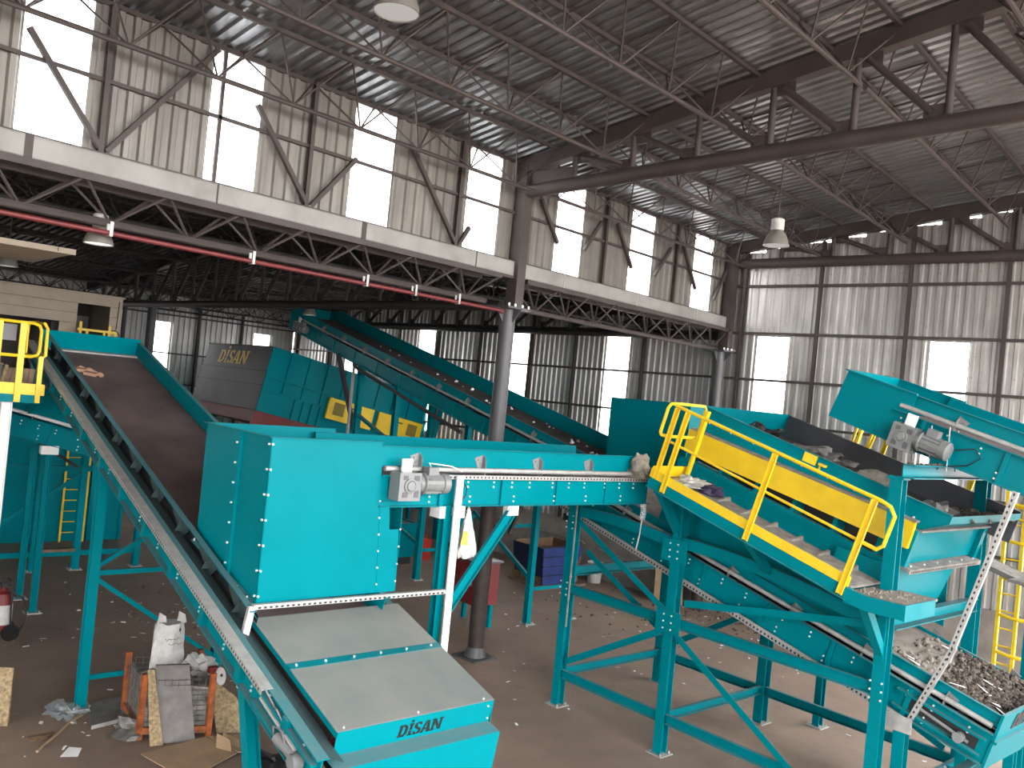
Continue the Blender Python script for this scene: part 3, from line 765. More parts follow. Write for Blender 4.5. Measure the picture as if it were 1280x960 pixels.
while s < L1 - 0.2:
    if first is None:
        mb = MB(); fbox(mb, F1, s - 0.05, s + 0.05, -0.075, -0.012, 0.0, 0.3); first = t.part('web_stiffener', mb, 'turquoise')
    else: t.again(first, F1(s - 0.6, 0, 0) - F1(0, 0, 0))
    s += 1.02
mb = MB(); s = 0.3; k = 0
while s < L1 - 0.2:
    for h in (0.24, 0.19): mb.bolt(F1(s, -0.012, h), (-1, 0, 0))
    if k % 2:
        for h in (0.09, 0.04): mb.bolt(F1(s, -0.012, h), (-1, 0, 0))
    s += 0.36; k += 1
t.part('bolt_heads', mb, 'bolt', kind='stuff')
first = None; s = 0.5
while s < L1 - 0.3:
    if first is None: first = t.part('roller', MB().tube(F1(s, 0.12, 0.14), F1(s, W1 - 0.12, 0.14), 0.055, 10), 'black')
    else: t.again(first, F1(s - 0.5, 0, 0) - F1(0, 0, 0))
    s += 1.02
# head plate across the top end, flared
mb = MB(); mb.quad(F1(L1 - 0.05, 0.15, 0.23), F1(L1 - 0.05, W1 - 0.15, 0.23), F1(L1 + 0.18, W1 - 0.1, 0.5), F1(L1 + 0.18, 0.1, 0.5), 0.008)
t.part('head_plate', mb, 'turquoise')
mb = MB(); fbox(mb, F1, L1 - 0.16, L1 - 0.06, 0.2, W1 - 0.2, 0.222, 0.25); t.part('belt_scraper', mb, 'galvanised')
t.part('tail_drum', MB().tube(F1(0.4, 0.05, 0.11), F1(0.4, W1 - 0.05, 0.11), 0.09, 16), 'red_dark')
# tensioner at the low end
mb = MB(); mb.tube(F1(0.35, -0.06, 0.16), F1(1.1, -0.06, 0.16), 0.02, 8); t.part('tension_rod', mb, 'galvanised')
mb = MB(); mb.tube(F1(0.3, -0.05, 0.1), F1(0.62, -0.1, 0.1), 0.05, 10); mb.lathe(F1(0.28, -0.08, 0.1), [(0.07, -0.05), (0.07, 0.05)], 10, (1, 0, 0)); t.part('tension_bearing', mb, 'grey_motor')
mb = MB(); fbox(mb, F1, 0.05, 1.25, -0.075, -0.012, 0.02, 0.05); fbox(mb, F1, 0.05, 1.25, -0.075, -0.012, 0.2, 0.23); t.part('tension_slide', mb, 'turquoise')
cb = [F1(1.0, -0.1, 0.33), F1(0.85, -0.06, 0.25), F1(0.75, -0.09, 0.29), F1(0.6, -0.06, 0.22), F1(0.52, -0.1, 0.12), F1(0.66, -0.1, 0.06), F1(0.7, -0.11, 0.16), F1(0.58, -0.1, 0.2), F1(0.4, -0.09, 0.1)]
t.part('cable', MB().path(cb, 0.008, 6), 'grey_motor')
for s, h in ((1.4, 0.17), (0.92, 0.12)):
    mb = MB(); fbox(mb, F1, s, s + 0.2, -0.016, -0.0125, h - 0.04, h + 0.05); t.part('warning_sticker', mb, 'sticker')
# supports
leg(t, (3.93, 12.97, 0), (3.93, 12.97, C1z(12.97) - 0.02), 0.13, 0.12, up=(0, 1, 0))
leg(t, (5.85, 12.97, 0), (5.85, 12.97, C1z(12.97) - 0.02), 0.13, 0.12, up=(0, 1, 0))
t.part('brace', MB().ibeam((3.93, 13.25, C1z(13.3) - 0.05), (4.0, 13.1, 1.75), 0.11, 0.11, 0.012, up=(0, 1, 0)), 'turquoise')
for z in (0.42, 1.9): t.part('cross_beam', MB().bar((3.95, 12.97, z), (5.83, 12.97, z), 0.06, 0.07), 'turquoise')
t.part('brace', MB().bar((3.97, 12.95, 1.82), (5.8, 12.95, 0.5), 0.06, 0.06), 'turquoise')
t.part('brace', MB().bar((3.97, 13.0, 1.98), (5.8, 13.0, 3.1), 0.06, 0.06), 'turquoise')
# near support, hinged and leaning
for u in (3.95, 5.85):
    leg(t, (u, 7.25, 0), (u, 8.0, C1z(8.0) - 0.02), 0.13, 0.12, up=(1, 0, 0))
    t.part('hinge_bracket', MB().box((u - 0.06, 7.92, C1z(8.0) - 0.12), (u + 0.06, 8.08, C1z(8.0) + 0.0)), 'white_steel')

# cover over the low end
t = Thing('belt_cover', (5.0, 7.5, 1.6), 'turquoise and grey sheet metal cover with black stencil lettering on its front', 'cover')
ztc = lambda v: 1.915 + 0.283 * (v - 6.55)
for v0, v1 in ((6.53, 7.47), (7.53, 8.36)):
    t.part('cover_sheet', MB().quad((4.12, v0, ztc(v0)), (5.92, v0, ztc(v0)), (5.92, v1, ztc(v1)), (4.12, v1, ztc(v1)), 0.006), 'grey_cover' if 'grey_cover' in MATS else 'turquoise')
t.part('joint_strip', MB().quad((4.12, 7.455, ztc(7.46) + 0.007), (5.92, 7.455, ztc(7.46) + 0.007), (5.92, 7.545, ztc(7.54) + 0.007), (4.12, 7.545, ztc(7.54) + 0.007), 0.006), 'turquoise_clean')
t.part('front_plate', MB().poly([(4.1, 6.53, 1.70), (5.86, 6.53, 1.70), (5.92, 6.53, 1.905), (4.12, 6.53, 1.905)], (0, 0.008, 0)), 'turquoise')
t.part('side_plate', MB().poly([(4.12, 6.53, 1.905), (4.12, 8.36, ztc(8.36)), (4.12, 8.36, ztc(8.36) - 0.06), (4.12, 6.53, 1.845)], (0.008, 0, 0)), 'turquoise')
t.part('side_plate', MB().poly([(5.92, 6.53, 1.905), (5.92, 8.36, ztc(8.36)), (5.9, 8.36, ztc(8.36) - 0.4), (5.86, 6.53, 1.5)], (-0.008, 0, 0)), 'turquoise')
t.part('front_ledge', MB().poly([(4.02, 6.34, 1.66), (5.86, 6.34, 1.66), (5.86, 6.53, 1.70), (4.02, 6.53, 1.70)], (0, 0, 0.008)), 'turquoise')
t.part('lower_plate', MB().poly([(4.02, 6.34, 1.66), (5.86, 6.34, 1.66), (5.76, 6.36, 1.0), (4.02, 6.36, 1.0)], (0, 0.008, 0)), 'turquoise')
mb = MB()
for k in range(6): mb.bolt((4.2 + k * 0.32, 7.5, ztc(7.5) + 0.01), (0, -0.27, 0.96))
for k in range(3): mb.bolt((4.2 + k * 0.8, 6.56, ztc(6.56) + 0.004), (0, -0.27, 0.96), 0.01)
for k in range(2): mb.bolt((5.84, 6.53, 1.74 + k * 0.12), (0, -1, 0), 0.01)
for k in range(5): mb.bolt((5.80, 6.36 + k * 0.015, 1.58 - k * 0.08), (0, -1, 0), 0.01)
t.part('bolt_heads', mb, 'bolt', kind='stuff')
stencil_O = Vector((4.76, 6.53, 1.742))
def stencil_disan(thing, O, ex, ey, w, h, m, shear=0.3, label=None):
    """heavy stencil capitals D I(dot) S A N as cut polygons, joined as one printed word"""
    O, ex, ey = Vector(O), Vector(ex).normalized(), Vector(ey).normalized(); n = ex.cross(ey).normalized()
    G = []
    def add(x0, pts): G.append([(x0 + a, b) for a, b in pts])
    def rect(x0, a, b, c, d): add(x0, [(a, b), (c, b), (c, d), (a, d)])
    # D
    rect(0, 0.02, 0, 0.30, 1.0); add(0, [(0.36, 0), (0.60, 0.0), (0.86, 0.25), (0.86, 0.75), (0.60, 1.0), (0.36, 1.0), (0.36, 0.84), (0.48, 0.84), (0.58, 0.7), (0.58, 0.3), (0.48, 0.16), (0.36, 0.16)]); rect(0, -0.04, 0, 0.02, 0.12); rect(0, -0.04, 0.88, 0.02, 1)
    # dotted I
    rect(1.0, 0.04, 0, 0.30, 0.40); rect(1.0, 0.04, 0.46, 0.30, 1.0); rect(1.0, -0.06, 0, 0.40, 0.1); rect(1.0, -0.06, 0.9, 0.40, 1.0); add(1.0, [(0.05, 1.1), (0.29, 1.1), (0.29, 1.3), (0.05, 1.3)])
    # S
    add(1.5, [(0.02, 0.02), (0.10, 0.0), (0.30, 0.0), (0.30, 0.14), (0.18, 0.2), (0.02, 0.34)]); add(1.5, [(0.36, 0.0), (0.56, 0.0), (0.74, 0.16), (0.74, 0.40), (0.36, 0.62), (0.30, 0.7), (0.30, 0.8), (0.30, 1.0), (0.2, 1.0), (0.03, 0.84), (0.03, 0.62), (0.15, 0.5), (0.5, 0.32), (0.5, 0.2), (0.36, 0.13)]); add(1.5, [(0.36, 1.0), (0.36, 0.87), (0.54, 0.82), (0.70, 0.68), (0.70, 0.98), (0.62, 1.0)])
    # A
    add(2.3, [(0.0, 0), (0.20, 0), (0.42, 0.78), (0.42, 1.0), (0.34, 1.0)]); add(2.3, [(0.48, 1.0), (0.48, 0.62), (0.62, 0.0), (0.96, 0.0), (0.68, 1.0)]); rect(2.3, 0.30, 0.24, 0.54, 0.36); rect(2.3, -0.08, 0, 0.26, 0.1); rect(2.3, 0.54, 0, 1.02, 0.1)
    # N
    rect(3.4, 0.0, 0, 0.22, 1.0); add(3.4, [(0.28, 0.98), (0.28, 0.58), (0.66, 0.0), (0.68, 0.0), (0.68, 0.42)]); rect(3.4, 0.74, 0.0, 0.94, 1.0); rect(3.4, -0.1, 0.88, 0.24, 1.0); rect(3.4, -0.08, 0, 0.32, 0.1); rect(3.4, 0.62, 0.9, 1.06, 1.0)
    mb = MB(); sx = w / 4.45
    for g in G:
        pts = [O + ex * ((a + shear * b) * sx) + ey * (b * h) + n * 0.003 for a, b in g]
        mb.poly(pts, n * 0.002)
    return thing.part('lettering', mb, m, label=label)
stencil_disan(t, stencil_O, (1, 0, 0), (0, 0, 1), 0.50, 0.105, 'ink', label='black stencilled word')

# ---------------------------------------------------------------- hopper on the wide conveyor
t = Thing('feed_hopper', (5.0, 9.2, 2.7), 'tall bright turquoise box hopper standing on the wide conveyor', 'hopper', 'feed hoppers')
zb1 = lambda v: 2.585 + 0.2 * 0 + (0.13 * (v - 8.36))
hz = 4.30
zb1 = lambda v: C1z(v) + 0.50
t.part('side_plate', MB().poly([(4.15, 8.36, 2.58), (4.15, 10.05, 2.94), (4.15, 10.05, hz), (4.15, 8.36, hz)], (0.008, 0, 0)), 'turquoise')
t.part('front_plate', MB().poly([(4.15, 8.36, 2.58), (5.60, 8.36, 2.58), (5.50, 8.36, hz), (4.15, 8.36, hz)], (0, 0.008, 0)), 'turquoise')
t.part('front_wing', MB().poly([(5.60, 8.355, 2.58), (5.86, 8.355, 2.58), (5.83, 8.355, 3.30), (5.70, 8.355, 3.30), (5.67, 8.355, 3.62), (5.54, 8.355, 3.62)], (0, 0.008, 0)), 'turquoise')
t.part('back_plate', MB().poly([(4.15, 10.05, 2.94), (5.86, 10.05, 2.94), (5.86, 10.05, hz), (4.15, 10.05, hz)], (0, -0.008, 0)), 'turquoise')
t.part('far_plate', MB().poly([(5.86, 8.36, 2.58), (5.86, 10.05, 2.94), (5.86, 10.05, 3.55), (5.86, 8.36, 3.55)], (-0.008, 0, 0)), 'turquoise')
t.part('deflector_plate', MB().quad((5.68, 8.5, 3.55), (6.1, 8.9, 3.4), (6.1, 9.9, 3.4), (5.7, 8.5, 3.0), 0.006), 'turquoise')
w = 0.045
t.part('top_rim', MB().box((4.15 - w, 8.36 - w, hz), (4.16, 10.05 + w, hz + 0.008)).box((4.15, 8.36 - w, hz), (5.5, 8.37, hz + 0.008)).box((4.15, 10.04, hz), (5.86, 10.05 + w, hz + 0.008)), 'turquoise')
t.part('side_stiffener', MB().hexa([(4.12, 9.05, 2.73), (4.15, 9.05, 2.73), (4.15, 9.17, 2.75), (4.12, 9.17, 2.75), (4.12, 9.05, hz), (4.15, 9.05, hz), (4.15, 9.17, hz), (4.12, 9.17, hz)]), 'turquoise')
t.part('corner_angle', MB().box((4.135, 8.345, 2.58), (4.15, 8.40, hz)).box((4.135, 8.345, 2.58), (4.19, 8.36, hz)), 'turquoise')
t.part('foot_flange', MB().poly([(4.09, 8.36, 2.55), (4.09, 10.05, 2.91), (4.15, 10.05, 2.94), (4.15, 8.36, 2.58)], (0, 0, 0.008)), 'turquoise')
mb = MB()
for k in range(7):
    z = 2.66 + k * 0.262
    mb.bolt((4.15, 8.345, z), (0, -1, 0), 0.012, 0.02); mb.bolt((4.135, 8.37, z), (-1, 0, 0), 0.012, 0.02)
    mb.bolt((4.12, 9.11, 2.85 + k * 0.22), (-1, 0, 0), 0.012, 0.02); 
for k in range(6): mb.bolt((5.585 - k * 0.012, 8.35, 2.68 + k * 0.19), (0, -1, 0), 0.011, 0.016)
for k in range(4): mb.bolt((5.84, 8.35, 2.7 + k * 0.2), (0, -1, 0), 0.011, 0.016)
for k in range(7): mb.bolt((4.11, 8.5 + k * 0.25, 2.6 + k * 0.053), (0, 0, 1), 0.011, 0.03)
t.part('bolt_heads', mb, 'bolt', kind='stuff')

# ---------------------------------------------------------------- C2: level conveyor feeding the hopper
F2 = map_u(5.52, 8.4, 3.57, -0.004)
t = Thing('belt_conveyor', (7.9, 9.2, 0), 'level bright turquoise conveyor between the box hopper and the yellow railed screen', 'conveyor', 'belt conveyors')
conveyor(t, F2, 4.75, 1.58, web=0.345, rim=0.68, sk0=0.44, belt=0.34, step=0.98)
gear_motor(t, F2, 0.28, -0.06, 0.26, 1)
cbl = [F2(0.62, -0.2, 0.42), F2(0.55, -0.18, 0.52), F2(0.75, -0.12, 0.5), F2(0.95, -0.1, 0.48), F2(1.12, -0.1, 0.42)]
t.part('cable', MB().path(cbl, 0.008, 6), 'white_steel')
t.part('cable', MB().path([F2(1.14, -0.09, 0.30), F2(1.24, -0.07, 0.22), F2(1.24, -0.06, 0.12), F2(1.15, -0.05, 0.03)], 0.007, 6), 'black')
# posts below
t.part('slotted_post', MB().angle((6.60, 8.28, 1.2), (6.60, 8.28, 3.94), 0.07, 0.008, up=(0, 1, 0)).bar((6.60, 8.28, 1.2), (6.60, 8.28, 3.94), 0.075, 0.06, up=(0, 1, 0)), 'white_steel')
leg(t, (6.53, 8.42, 0), (6.53, 8.42, 3.56), 0.1, 0.1, up=(0, 1, 0))
leg(t, (6.53, 9.95, 0), (6.53, 9.95, 3.56), 0.1, 0.1, up=(0, 1, 0))
t.part('hinge_bracket', MB().box((6.36, 8.3, 3.42), (6.44, 8.5, 3.56)).box((6.66, 8.3, 3.42), (6.74, 8.5, 3.56)), 'white_steel')
t.part('brace', MB().chan((7.57, 8.40, 3.46), (6.66, 8.40, 2.28), 0.05, 0.13, 0.012, up=(0, 0, 1), side=-1), 'turquoise')
t.part('hinge_bracket', MB().box((7.5, 8.36, 3.42), (7.68, 8.46, 3.56)), 'white_steel')
# slotted bar running back to the wide conveyor
t = Thing('cable_duct', (5.3, 8.3, 2.5), 'pale slotted metal duct lying across the top of the lettered cover', 'duct')
t.part('duct', MB().bar((4.07, 8.27, 2.575), (6.52, 8.27, 2.545), 0.06, 0.05), 'galvanised')
t.part('duct_leg', MB().bar((4.06, 8.27, 2.58), (3.97, 8.2, 2.25), 0.07, 0.05, up=(0, 1, 0)), 'galvanised')
mb = MB()
for k in range(38): mb.box((4.12 + k * 0.063, 8.238, 2.557 - k * 0.0008), (4.15 + k * 0.063, 8.241, 2.577 - k * 0.0008))
t.part('duct_slots', mb, 'black', kind='stuff')
# ---------------------------------------------------------------- screen support frame
FU, BU = 10.38, 12.98
t = Thing('support_frame', (11.6, 7, 0), 'turquoise steel frame of tall legs, beams and diagonals under the yellow railed screen', 'frame')
LV = {'L': 9.93, 'M': 7.80, 'R': 4.70}
for k, v in LV.items():
    zt = {'L': 3.5, 'M': 4.02, 'R': 4.42}[k]
    leg(t, (FU, v, 0), (FU, v, zt), 0.15, 0.13, up=(1, 0, 0))
    leg(t, (BU, v, 0), (BU, v, zt - (0.0 if k != 'R' else 0.0)), 0.16, 0.16, up=(1, 0, 0))
for z in (0.53, 1.92):
    for u in (FU, BU):
        t.part('beam', MB().chan((u, 9.86, z), (u, 7.88, z), 0.06, 0.14, 0.012, side=1), 'turquoise')
        t.part('beam', MB().chan((u, 7.72, z), (u, 4.78, z), 0.06, 0.14, 0.012, side=1), 'turquoise')
    for v in (9.93, 7.80, 4.70):
        if z < 1: t.part('cross_beam', MB().chan((FU + 0.08, v, z + 0.02), (BU - 0.08, v, z + 0.02), 0.06, 0.12, 0.012), 'turquoise')
t.part('cross_beam', MB().chan((FU + 0.08, 4.72, 2.72), (BU - 0.08, 4.72, 2.72), 0.12, 0.16, 0.012), 'turquoise')
t.part('cross_beam', MB().chan((FU + 0.08, 9.93, 2.2), (BU - 0.08, 9.93, 2.2), 0.1, 0.14, 0.012), 'turquoise')
# arched top beams
def arched(v0, z0, v1, z1, sag):
    mb = MB(); n = 8
    for k in range(n):
        a, b = k / n, (k + 1) / n
        za = z0 + (z1 - z0) * a + sag * 4 * a * (1 - a); zb = z0 + (z1 - z0) * b + sag * 4 * b * (1 - b)
        mb.bar((FU, v0 + (v1 - v0) * a, za), (FU, v0 + (v1 - v0) * b, zb), 0.07, 0.16)
    return mb
t.part('top_beam', arched(9.8, 3.18, 7.86, 3.04, 0.05), 'turquoise')
t.part('top_beam', arched(7.74, 3.07, 4.78, 2.64, 0.10), 'turquoise')
def diag(u, v0, z0, v1, z1, w=0.09): t.part('diagonal_brace', MB().angle((u, v0, z0), (u, v1, z1), w, 0.012, up=(1, 0, 0)), 'turquoise')
diag(FU - 0.02, 9.78, 3.0, 7.88, 2.0); diag(FU + 0.25, 9.8, 2.5, 8.0, 1.55)
diag(FU - 0.02, 9.75, 0.72, 7.9, 1.72)
diag(FU - 0.02, 7.68, 1.72, 5.0, 0.1); diag(FU - 0.02, 7.55, 2.2, 4.85, 2.62)
diag(BU, 7.7, 1.75, 4.9, 0.6); diag(BU, 9.7, 0.7, 7.9, 1.8)
for v, z in ((7.8, 1.92), (7.8, 2.95)):
    t.part('gusset', MB().box((FU - 0.10, v - 0.22, z - 0.16), (FU - 0.085, v + 0.22, z + 0.16)), 'turquoise')
mb = MB()
for v, z in ((7.8, 1.92), (7.8, 2.95), (4.7, 1.92), (9.93, 1.92), (9.93, 3.0)):
    for dv in (-0.07, 0.07):
        for dz in (-0.1, 0.0, 0.1): mb.bolt((FU - 0.10, v + dv, z + dz), (-1, 0, 0), 0.013)
t.part('bolt_heads', mb, 'bolt', kind='stuff')

# ---------------------------------------------------------------- walkway beside the screen
SLW = 0.285; cw, sw = incline(SLW)
FW = map_v(9.70, 4.86, 3.15, SLW)          # s uphill, t towards the screen, h up
LW = (7.90 - 4.86) / cw
t = Thing('walkway', (10.1, 6.3, 3.0), 'sloping dusty walkway with yellow toe board and turquoise edge beam', 'walkway')
mb = MB(); fbox(mb, FW, -0.05, LW, 0.0, 0.05, -0.15, -0.0); fbox(mb, FW, -0.05, LW, -0.03, 0.05, -0.155, -0.143); t.part('edge_beam', mb, 'turquoise')
mb = MB(); fbox(mb, FW, 0.0, LW, 0.03, 0.80, -0.03, 0.0); t.part('deck', mb, 'dusty_grate')
for k in range(7):
    mb = MB(); s = 0.3 + k * 0.4; mb.hexa([FW(s, 0.5, 0), FW(s + 0.06, 0.5, 0), FW(s + 0.06, 0.8, 0), FW(s, 0.8, 0), FW(s + 0.01, 0.5, 0.005), FW(s + 0.04, 0.5, 0.005), FW(s + 0.05, 0.8, 0.05), FW(s + 0.02, 0.8, 0.05)]); t.part('anti_slip_cleat', mb, 'dusty_grate')
mb = MB(); fbox(mb, FW, 0.0, LW, -0.012, -0.004, 0.0, 0.125); t.part('toe_board', mb, 'yellow')
mb = MB(); fbox(mb, FW, LW - 0.01, LW, 0.0, 0.78, 0.0, 0.16); t.part('end_toe_board', mb, 'yellow')
# level landing at the low end with a bent edge
t.part('landing', MB().box((9.70, 4.20, 3.07), (10.55, 4.88, 3.10)), 'dust_pale')
mb = MB(); n = 5
for k in range(n):
    v0, v1 = 4.9 - 0.14 * k, 4.9 - 0.14 * (k + 1); z0 = 3.01 + 0.15 * max(0, (v0 - 4.62)) ; z1 = 3.01 + 0.15 * max(0, (v1 - 4.62))
    mb.hexa([(9.68, v1, z1 - 0.08), (9.72, v1, z1 - 0.08), (9.72, v0, z0 - 0.08), (9.68, v0, z0 - 0.08), (9.68, v1, z1 + 0.09), (9.72, v1, z1 + 0.09), (9.72, v0, z0 + 0.09), (9.68, v0, z0 + 0.09)])
t.part('landing_edge', mb, 'turquoise')
t.part('landing_end', MB().box((9.68, 4.18, 2.92), (10.45, 4.2, 3.1)), 'turquoise')
# knee brackets
for v, z in ((4.70, 2.98), (7.80, 3.85)):
    mb = MB(); p = [(9.75, v, z - 0.03), (10.34, v, z - 0.03), (10.34, v, z - 0.66), (10.26, v, z - 0.66), (10.22, v, z - 0.52), (9.86, v, z - 0.16), (9.75, v, z - 0.14)]
    o = MB().poly([(9.75, v - 0.05, z - 0.02), (9.9, v - 0.05, z - 0.02), (10.32, v - 0.05, z - 0.55), (10.32, v - 0.05, z - 0.70)], (0, 0.1, 0)).box((9.75, v - 0.05, z - 0.06), (10.32, v + 0.05, z - 0.02)).box((10.28, v - 0.05, z - 0.7), (10.33, v + 0.05, z - 0.02))
    t.part('knee_bracket', o, 'turquoise')
for v, z in ((6.3, 3.42),):
    t.part('knee_bracket', MB().bar((9.8, v, z), (10.36, v, z - 0.45), 0.1, 0.1), 'turquoise')
# loose gravel and rags on the deck
g = MB(); rg = random.Random(5)
for k in range(90):
    x, y = rg.uniform(9.78, 10.4), rg.uniform(4.24, 4.84); r = rg.uniform(0.006, 0.018); g.lathe((x, y, 3.10), [(r, 0), (r * 0.9, r * 0.8), (r * 0.3, r * 1.3)], 5)
t.part('loose_gravel', g, 'dust_pale', kind='stuff')

# ---------------------------------------------------------------- yellow guard rail on the walkway
t = Thing('guard_rail', (9.7, 6.3, 3.3), 'yellow guard rail running down the sloping walkway', 'railing', 'yellow guard rails')
def channel_post(t, F, s, tt, h0, h1, w=0.075):
    mb = MB(); fbox(mb, F, s - w / 2, s + w / 2, tt - 0.02, tt - 0.012, h0, h1); fbox(mb, F, s - w / 2, s - w / 2 + 0.008, tt - 0.045, tt - 0.012, h0, h1); fbox(mb, F, s + w / 2 - 0.008, s + w / 2, tt - 0.045, tt - 0.012, h0, h1)
    return t.part('post', mb, 'yellow')
for s in (0.06, 1.42, 2.86): channel_post(t, FW, s, 0.0, -0.12, 1.06)
channel_post(t, FW, 3.06, 0.02, 0.0, 1.05); 
mb = MB(); fbox(mb, FW, 3.05, 3.09, 0.68, 0.75, 0.0, 1.05); t.part('post', mb, 'yellow')
hr = 0.024
t.part('top_rail', MB().path([FW(LW - 0.05, 0.0, 1.08), FW(1.5, 0, 1.08), FW(0.0, 0, 1.08), FW(-0.12, 0, 1.06), FW(-0.2, 0, 0.98), FW(-0.2, 0, 0.62), FW(-0.14, 0, 0.55), FW(0.06, 0, 0.55)], hr, 8), 'yellow')
t.part('mid_rail', MB().path([FW(3.0, 0.0, 0.58), FW(1.5, 0, 0.56), FW(0.06, 0, 0.55)], 0.018, 8), 'yellow')
# closed loop across the upper end
E0 = lambda tt, h: FW(LW + 0.02, tt, h)
t.part('end_loop', MB().path([E0(-0.02, 0.62), E0(-0.06, 0.66), E0(-0.06, 1.02), E0(-0.02, 1.08), E0(0.2, 1.09), E0(0.74, 1.09), E0(0.8, 1.04), E0(0.8, 0.66), E0(0.75, 0.6), E0(0.1, 0.6), E0(-0.02, 0.62)], hr, 8), 'yellow')

# ---------------------------------------------------------------- inclined screen
SLS = 0.281; cs, ss = incline(SLS)
FS = map_v(10.75, 4.30, 4.08, SLS)         # h = 0 at the top edge of the near wall
LS = (7.80 - 4.30) / cs; WS = 2.25
t = Thing('vibrating_screen', (11.9, 6, 3.2), 'inclined turquoise screen with long yellow guard and grey lined trough', 'machine')
mb = MB(); mb.poly([FS(LS, 0, 0), FS(-0.1, 0, 0), FS(-0.1, 0, -0.09), FS(0.18, 0, -0.32), FS(0.22, 0, -0.43), FS(LS, 0, -0.43)], (0.012, 0, 0)); fbox(mb, FS, -0.1, LS, -0.02, 0.03, 0.0, 0.01); t.part('near_wall', mb, 'turquoise')
FG = map_v(10.66, 4.57, 3.91, 0.236)
mb = MB(); fbox(mb, FS, -0.1, LS, WS, WS + 0.012, -0.45, 0); fbox(mb, FS, -0.1, LS, WS - 0.02, WS + 0.03, 0, 0.01); t.part('far_wall', mb, 'rubber_grey', label='dark grey rubber lined wall')
mb = MB(); fbox(mb, FS, LS - 0.012, LS, 0, WS, -0.45, 0.02); t.part('upper_end_wall', mb, 'turquoise')
mb = MB(); fbox(mb, FS, 0.45, LS, 0.02, WS - 0.01, -0.36, -0.34); t.part('screen_deck', mb, 'dirty_belt')
mb = MB(); fbox(mb, FG, 0.0, 3.52, -0.03, 0.03, -0.33, 0.0); t.part('long_guard', mb, 'yellow')
mb = MB(); fbox(mb, FG, 0.0, 3.5, -0.02, 0.09, 0.005, 0.03); t.part('guard_cap', mb, 'dusty_grate')
mb = MB(); fbox(mb, FS, 0.3, LS + 0.1, -0.02, 0.06, -0.90, -0.83); t.part('lower_rail', mb, 'turquoise')
mb = MB(); fbox(mb, FS, 0.25, LS + 0.2, 0.0, 0.02, -1.9, -0.86); t.part('side_sheet', mb, 'turquoise')
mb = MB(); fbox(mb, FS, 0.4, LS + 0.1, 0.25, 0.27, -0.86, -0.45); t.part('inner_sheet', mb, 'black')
for k in range(6):
    mb = MB(); s = 0.55 + 0.62 * k; fbox(mb, FS, s, s + 0.06, 0.0, 0.25, -0.88, -0.45); t.part('spring_seat', mb, 'turquoise')
mb = MB()
for k in range(9): mb.bolt(FS(0.3 + k * 0.4, 0.0, -0.2), (-1, 0, 0), 0.014); 
t.part('bolt_heads', mb, 'bolt', kind='stuff')
mb = MB(); fbox(mb, FS, 1.72, 1.92, -0.014, -0.006, -0.13, 0.0); t.part('warning_sign', mb, 'sticker')
mb = MB(); fbox(mb, FS, 1.56, 1.66, -0.06, 0.0, -0.09, -0.06); fbox(mb, FS, 1.64, 1.66, -0.02, 0.0, -0.16, -0.06); t.part('grease_lever', mb, 'yellow')
# discharge lip and chute at the low end
WE = WS - 0.12
mb = MB(); mb.quad(FS(-0.1, 0.0, -0.01), FS(-0.1, WS, -0.01), FS(-0.1, WS, -0.10), FS(-0.1, 0.0, -0.10), 0.01); t.part('lip_edge', mb, 'turquoise')
mb = MB(); mb.quad(FS(0.5, 0.02, -0.335), FS(0.5, WS - 0.02, -0.335), FS(-0.1, WS - 0.02, -0.05), FS(-0.1, 0.02, -0.05), 0.01); t.part('discharge_lip', mb, 'dirty_belt')
mb = MB(); mb.quad(FS(-0.1, 0.0, -0.10), FS(-0.1, WS - 0.05, -0.10), FS(0.2, WE, -0.30), FS(0.2, 0.0, -0.31), 0.01); t.part('sloping_plate', mb, 'turquoise', label='pale dusty turquoise plate')
mb = MB(); fbox(mb, FS, 0.14, 0.25, -0.02, WE, -0.335, -0.31); t.part('end_ledge', mb, 'dusty_grate')
mb = MB(); mb.quad(FS(0.24, 0.0, -0.33), FS(0.24, WE, -0.33), FS(0.24, WE - 0.1, -0.78), FS(0.24, -0.02, -0.80), 0.012); t.part('end_plate', mb, 'turquoise')
for tt in (-0.06, WE - 0.1):
    mb = MB(); fbox(mb, FS, 0.17, 0.30, tt, tt + 0.11, -0.80, -0.32); t.part('end_post', mb, 'turquoise')
mb = MB(); fbox(mb, FS, 0.10, 0.36, -0.06, WE, -0.83, -0.80); fbox(mb, FS, 0.09, 0.10, -0.06, WE, -0.86, -0.80); ob = t.part('chute_flange', mb, 'dusty_grate')
mb = MB()
for k in range(36): fbox(mb, FS, 0.086, 0.0895, 0.0 + k * 0.056, 0.02 + k * 0.056, -0.848, -0.822)
t.part('flange_slots', mb, 'black', parent=ob, kind='stuff')
mb = MB()
for k in range(6): mb.bolt(FS(0.16, 0.1 + k * 0.38, -0.80), FS(0, 0, 1) - FS(0, 0, 0), 0.012)
t.part('flange_bolts', mb, 'bolt', kind='stuff')
p0 = FS(0.3, -0.12, -0.84); p1 = FS(0.3, WE - 0.2, -0.84)
t.part('chute_plate', MB().quad(p0, p1, (12.2, 4.86, 2.82), (10.5, 4.86, 2.80), 0.01), 'turquoise')
t.part('chute_side', MB().quad(p1, p1 + Vector((0, 0.7, 0.1)), (12.2, 5.6, 2.9), (12.2, 4.86, 2.82), 0.01), 'turquoise')
t.part('chute_side', MB().quad(p0, p0 + Vector((0, 0.7, 0.1)), (10.5, 5.6, 2.9), (10.5, 4.86, 2.80), 0.01), 'turquoise')
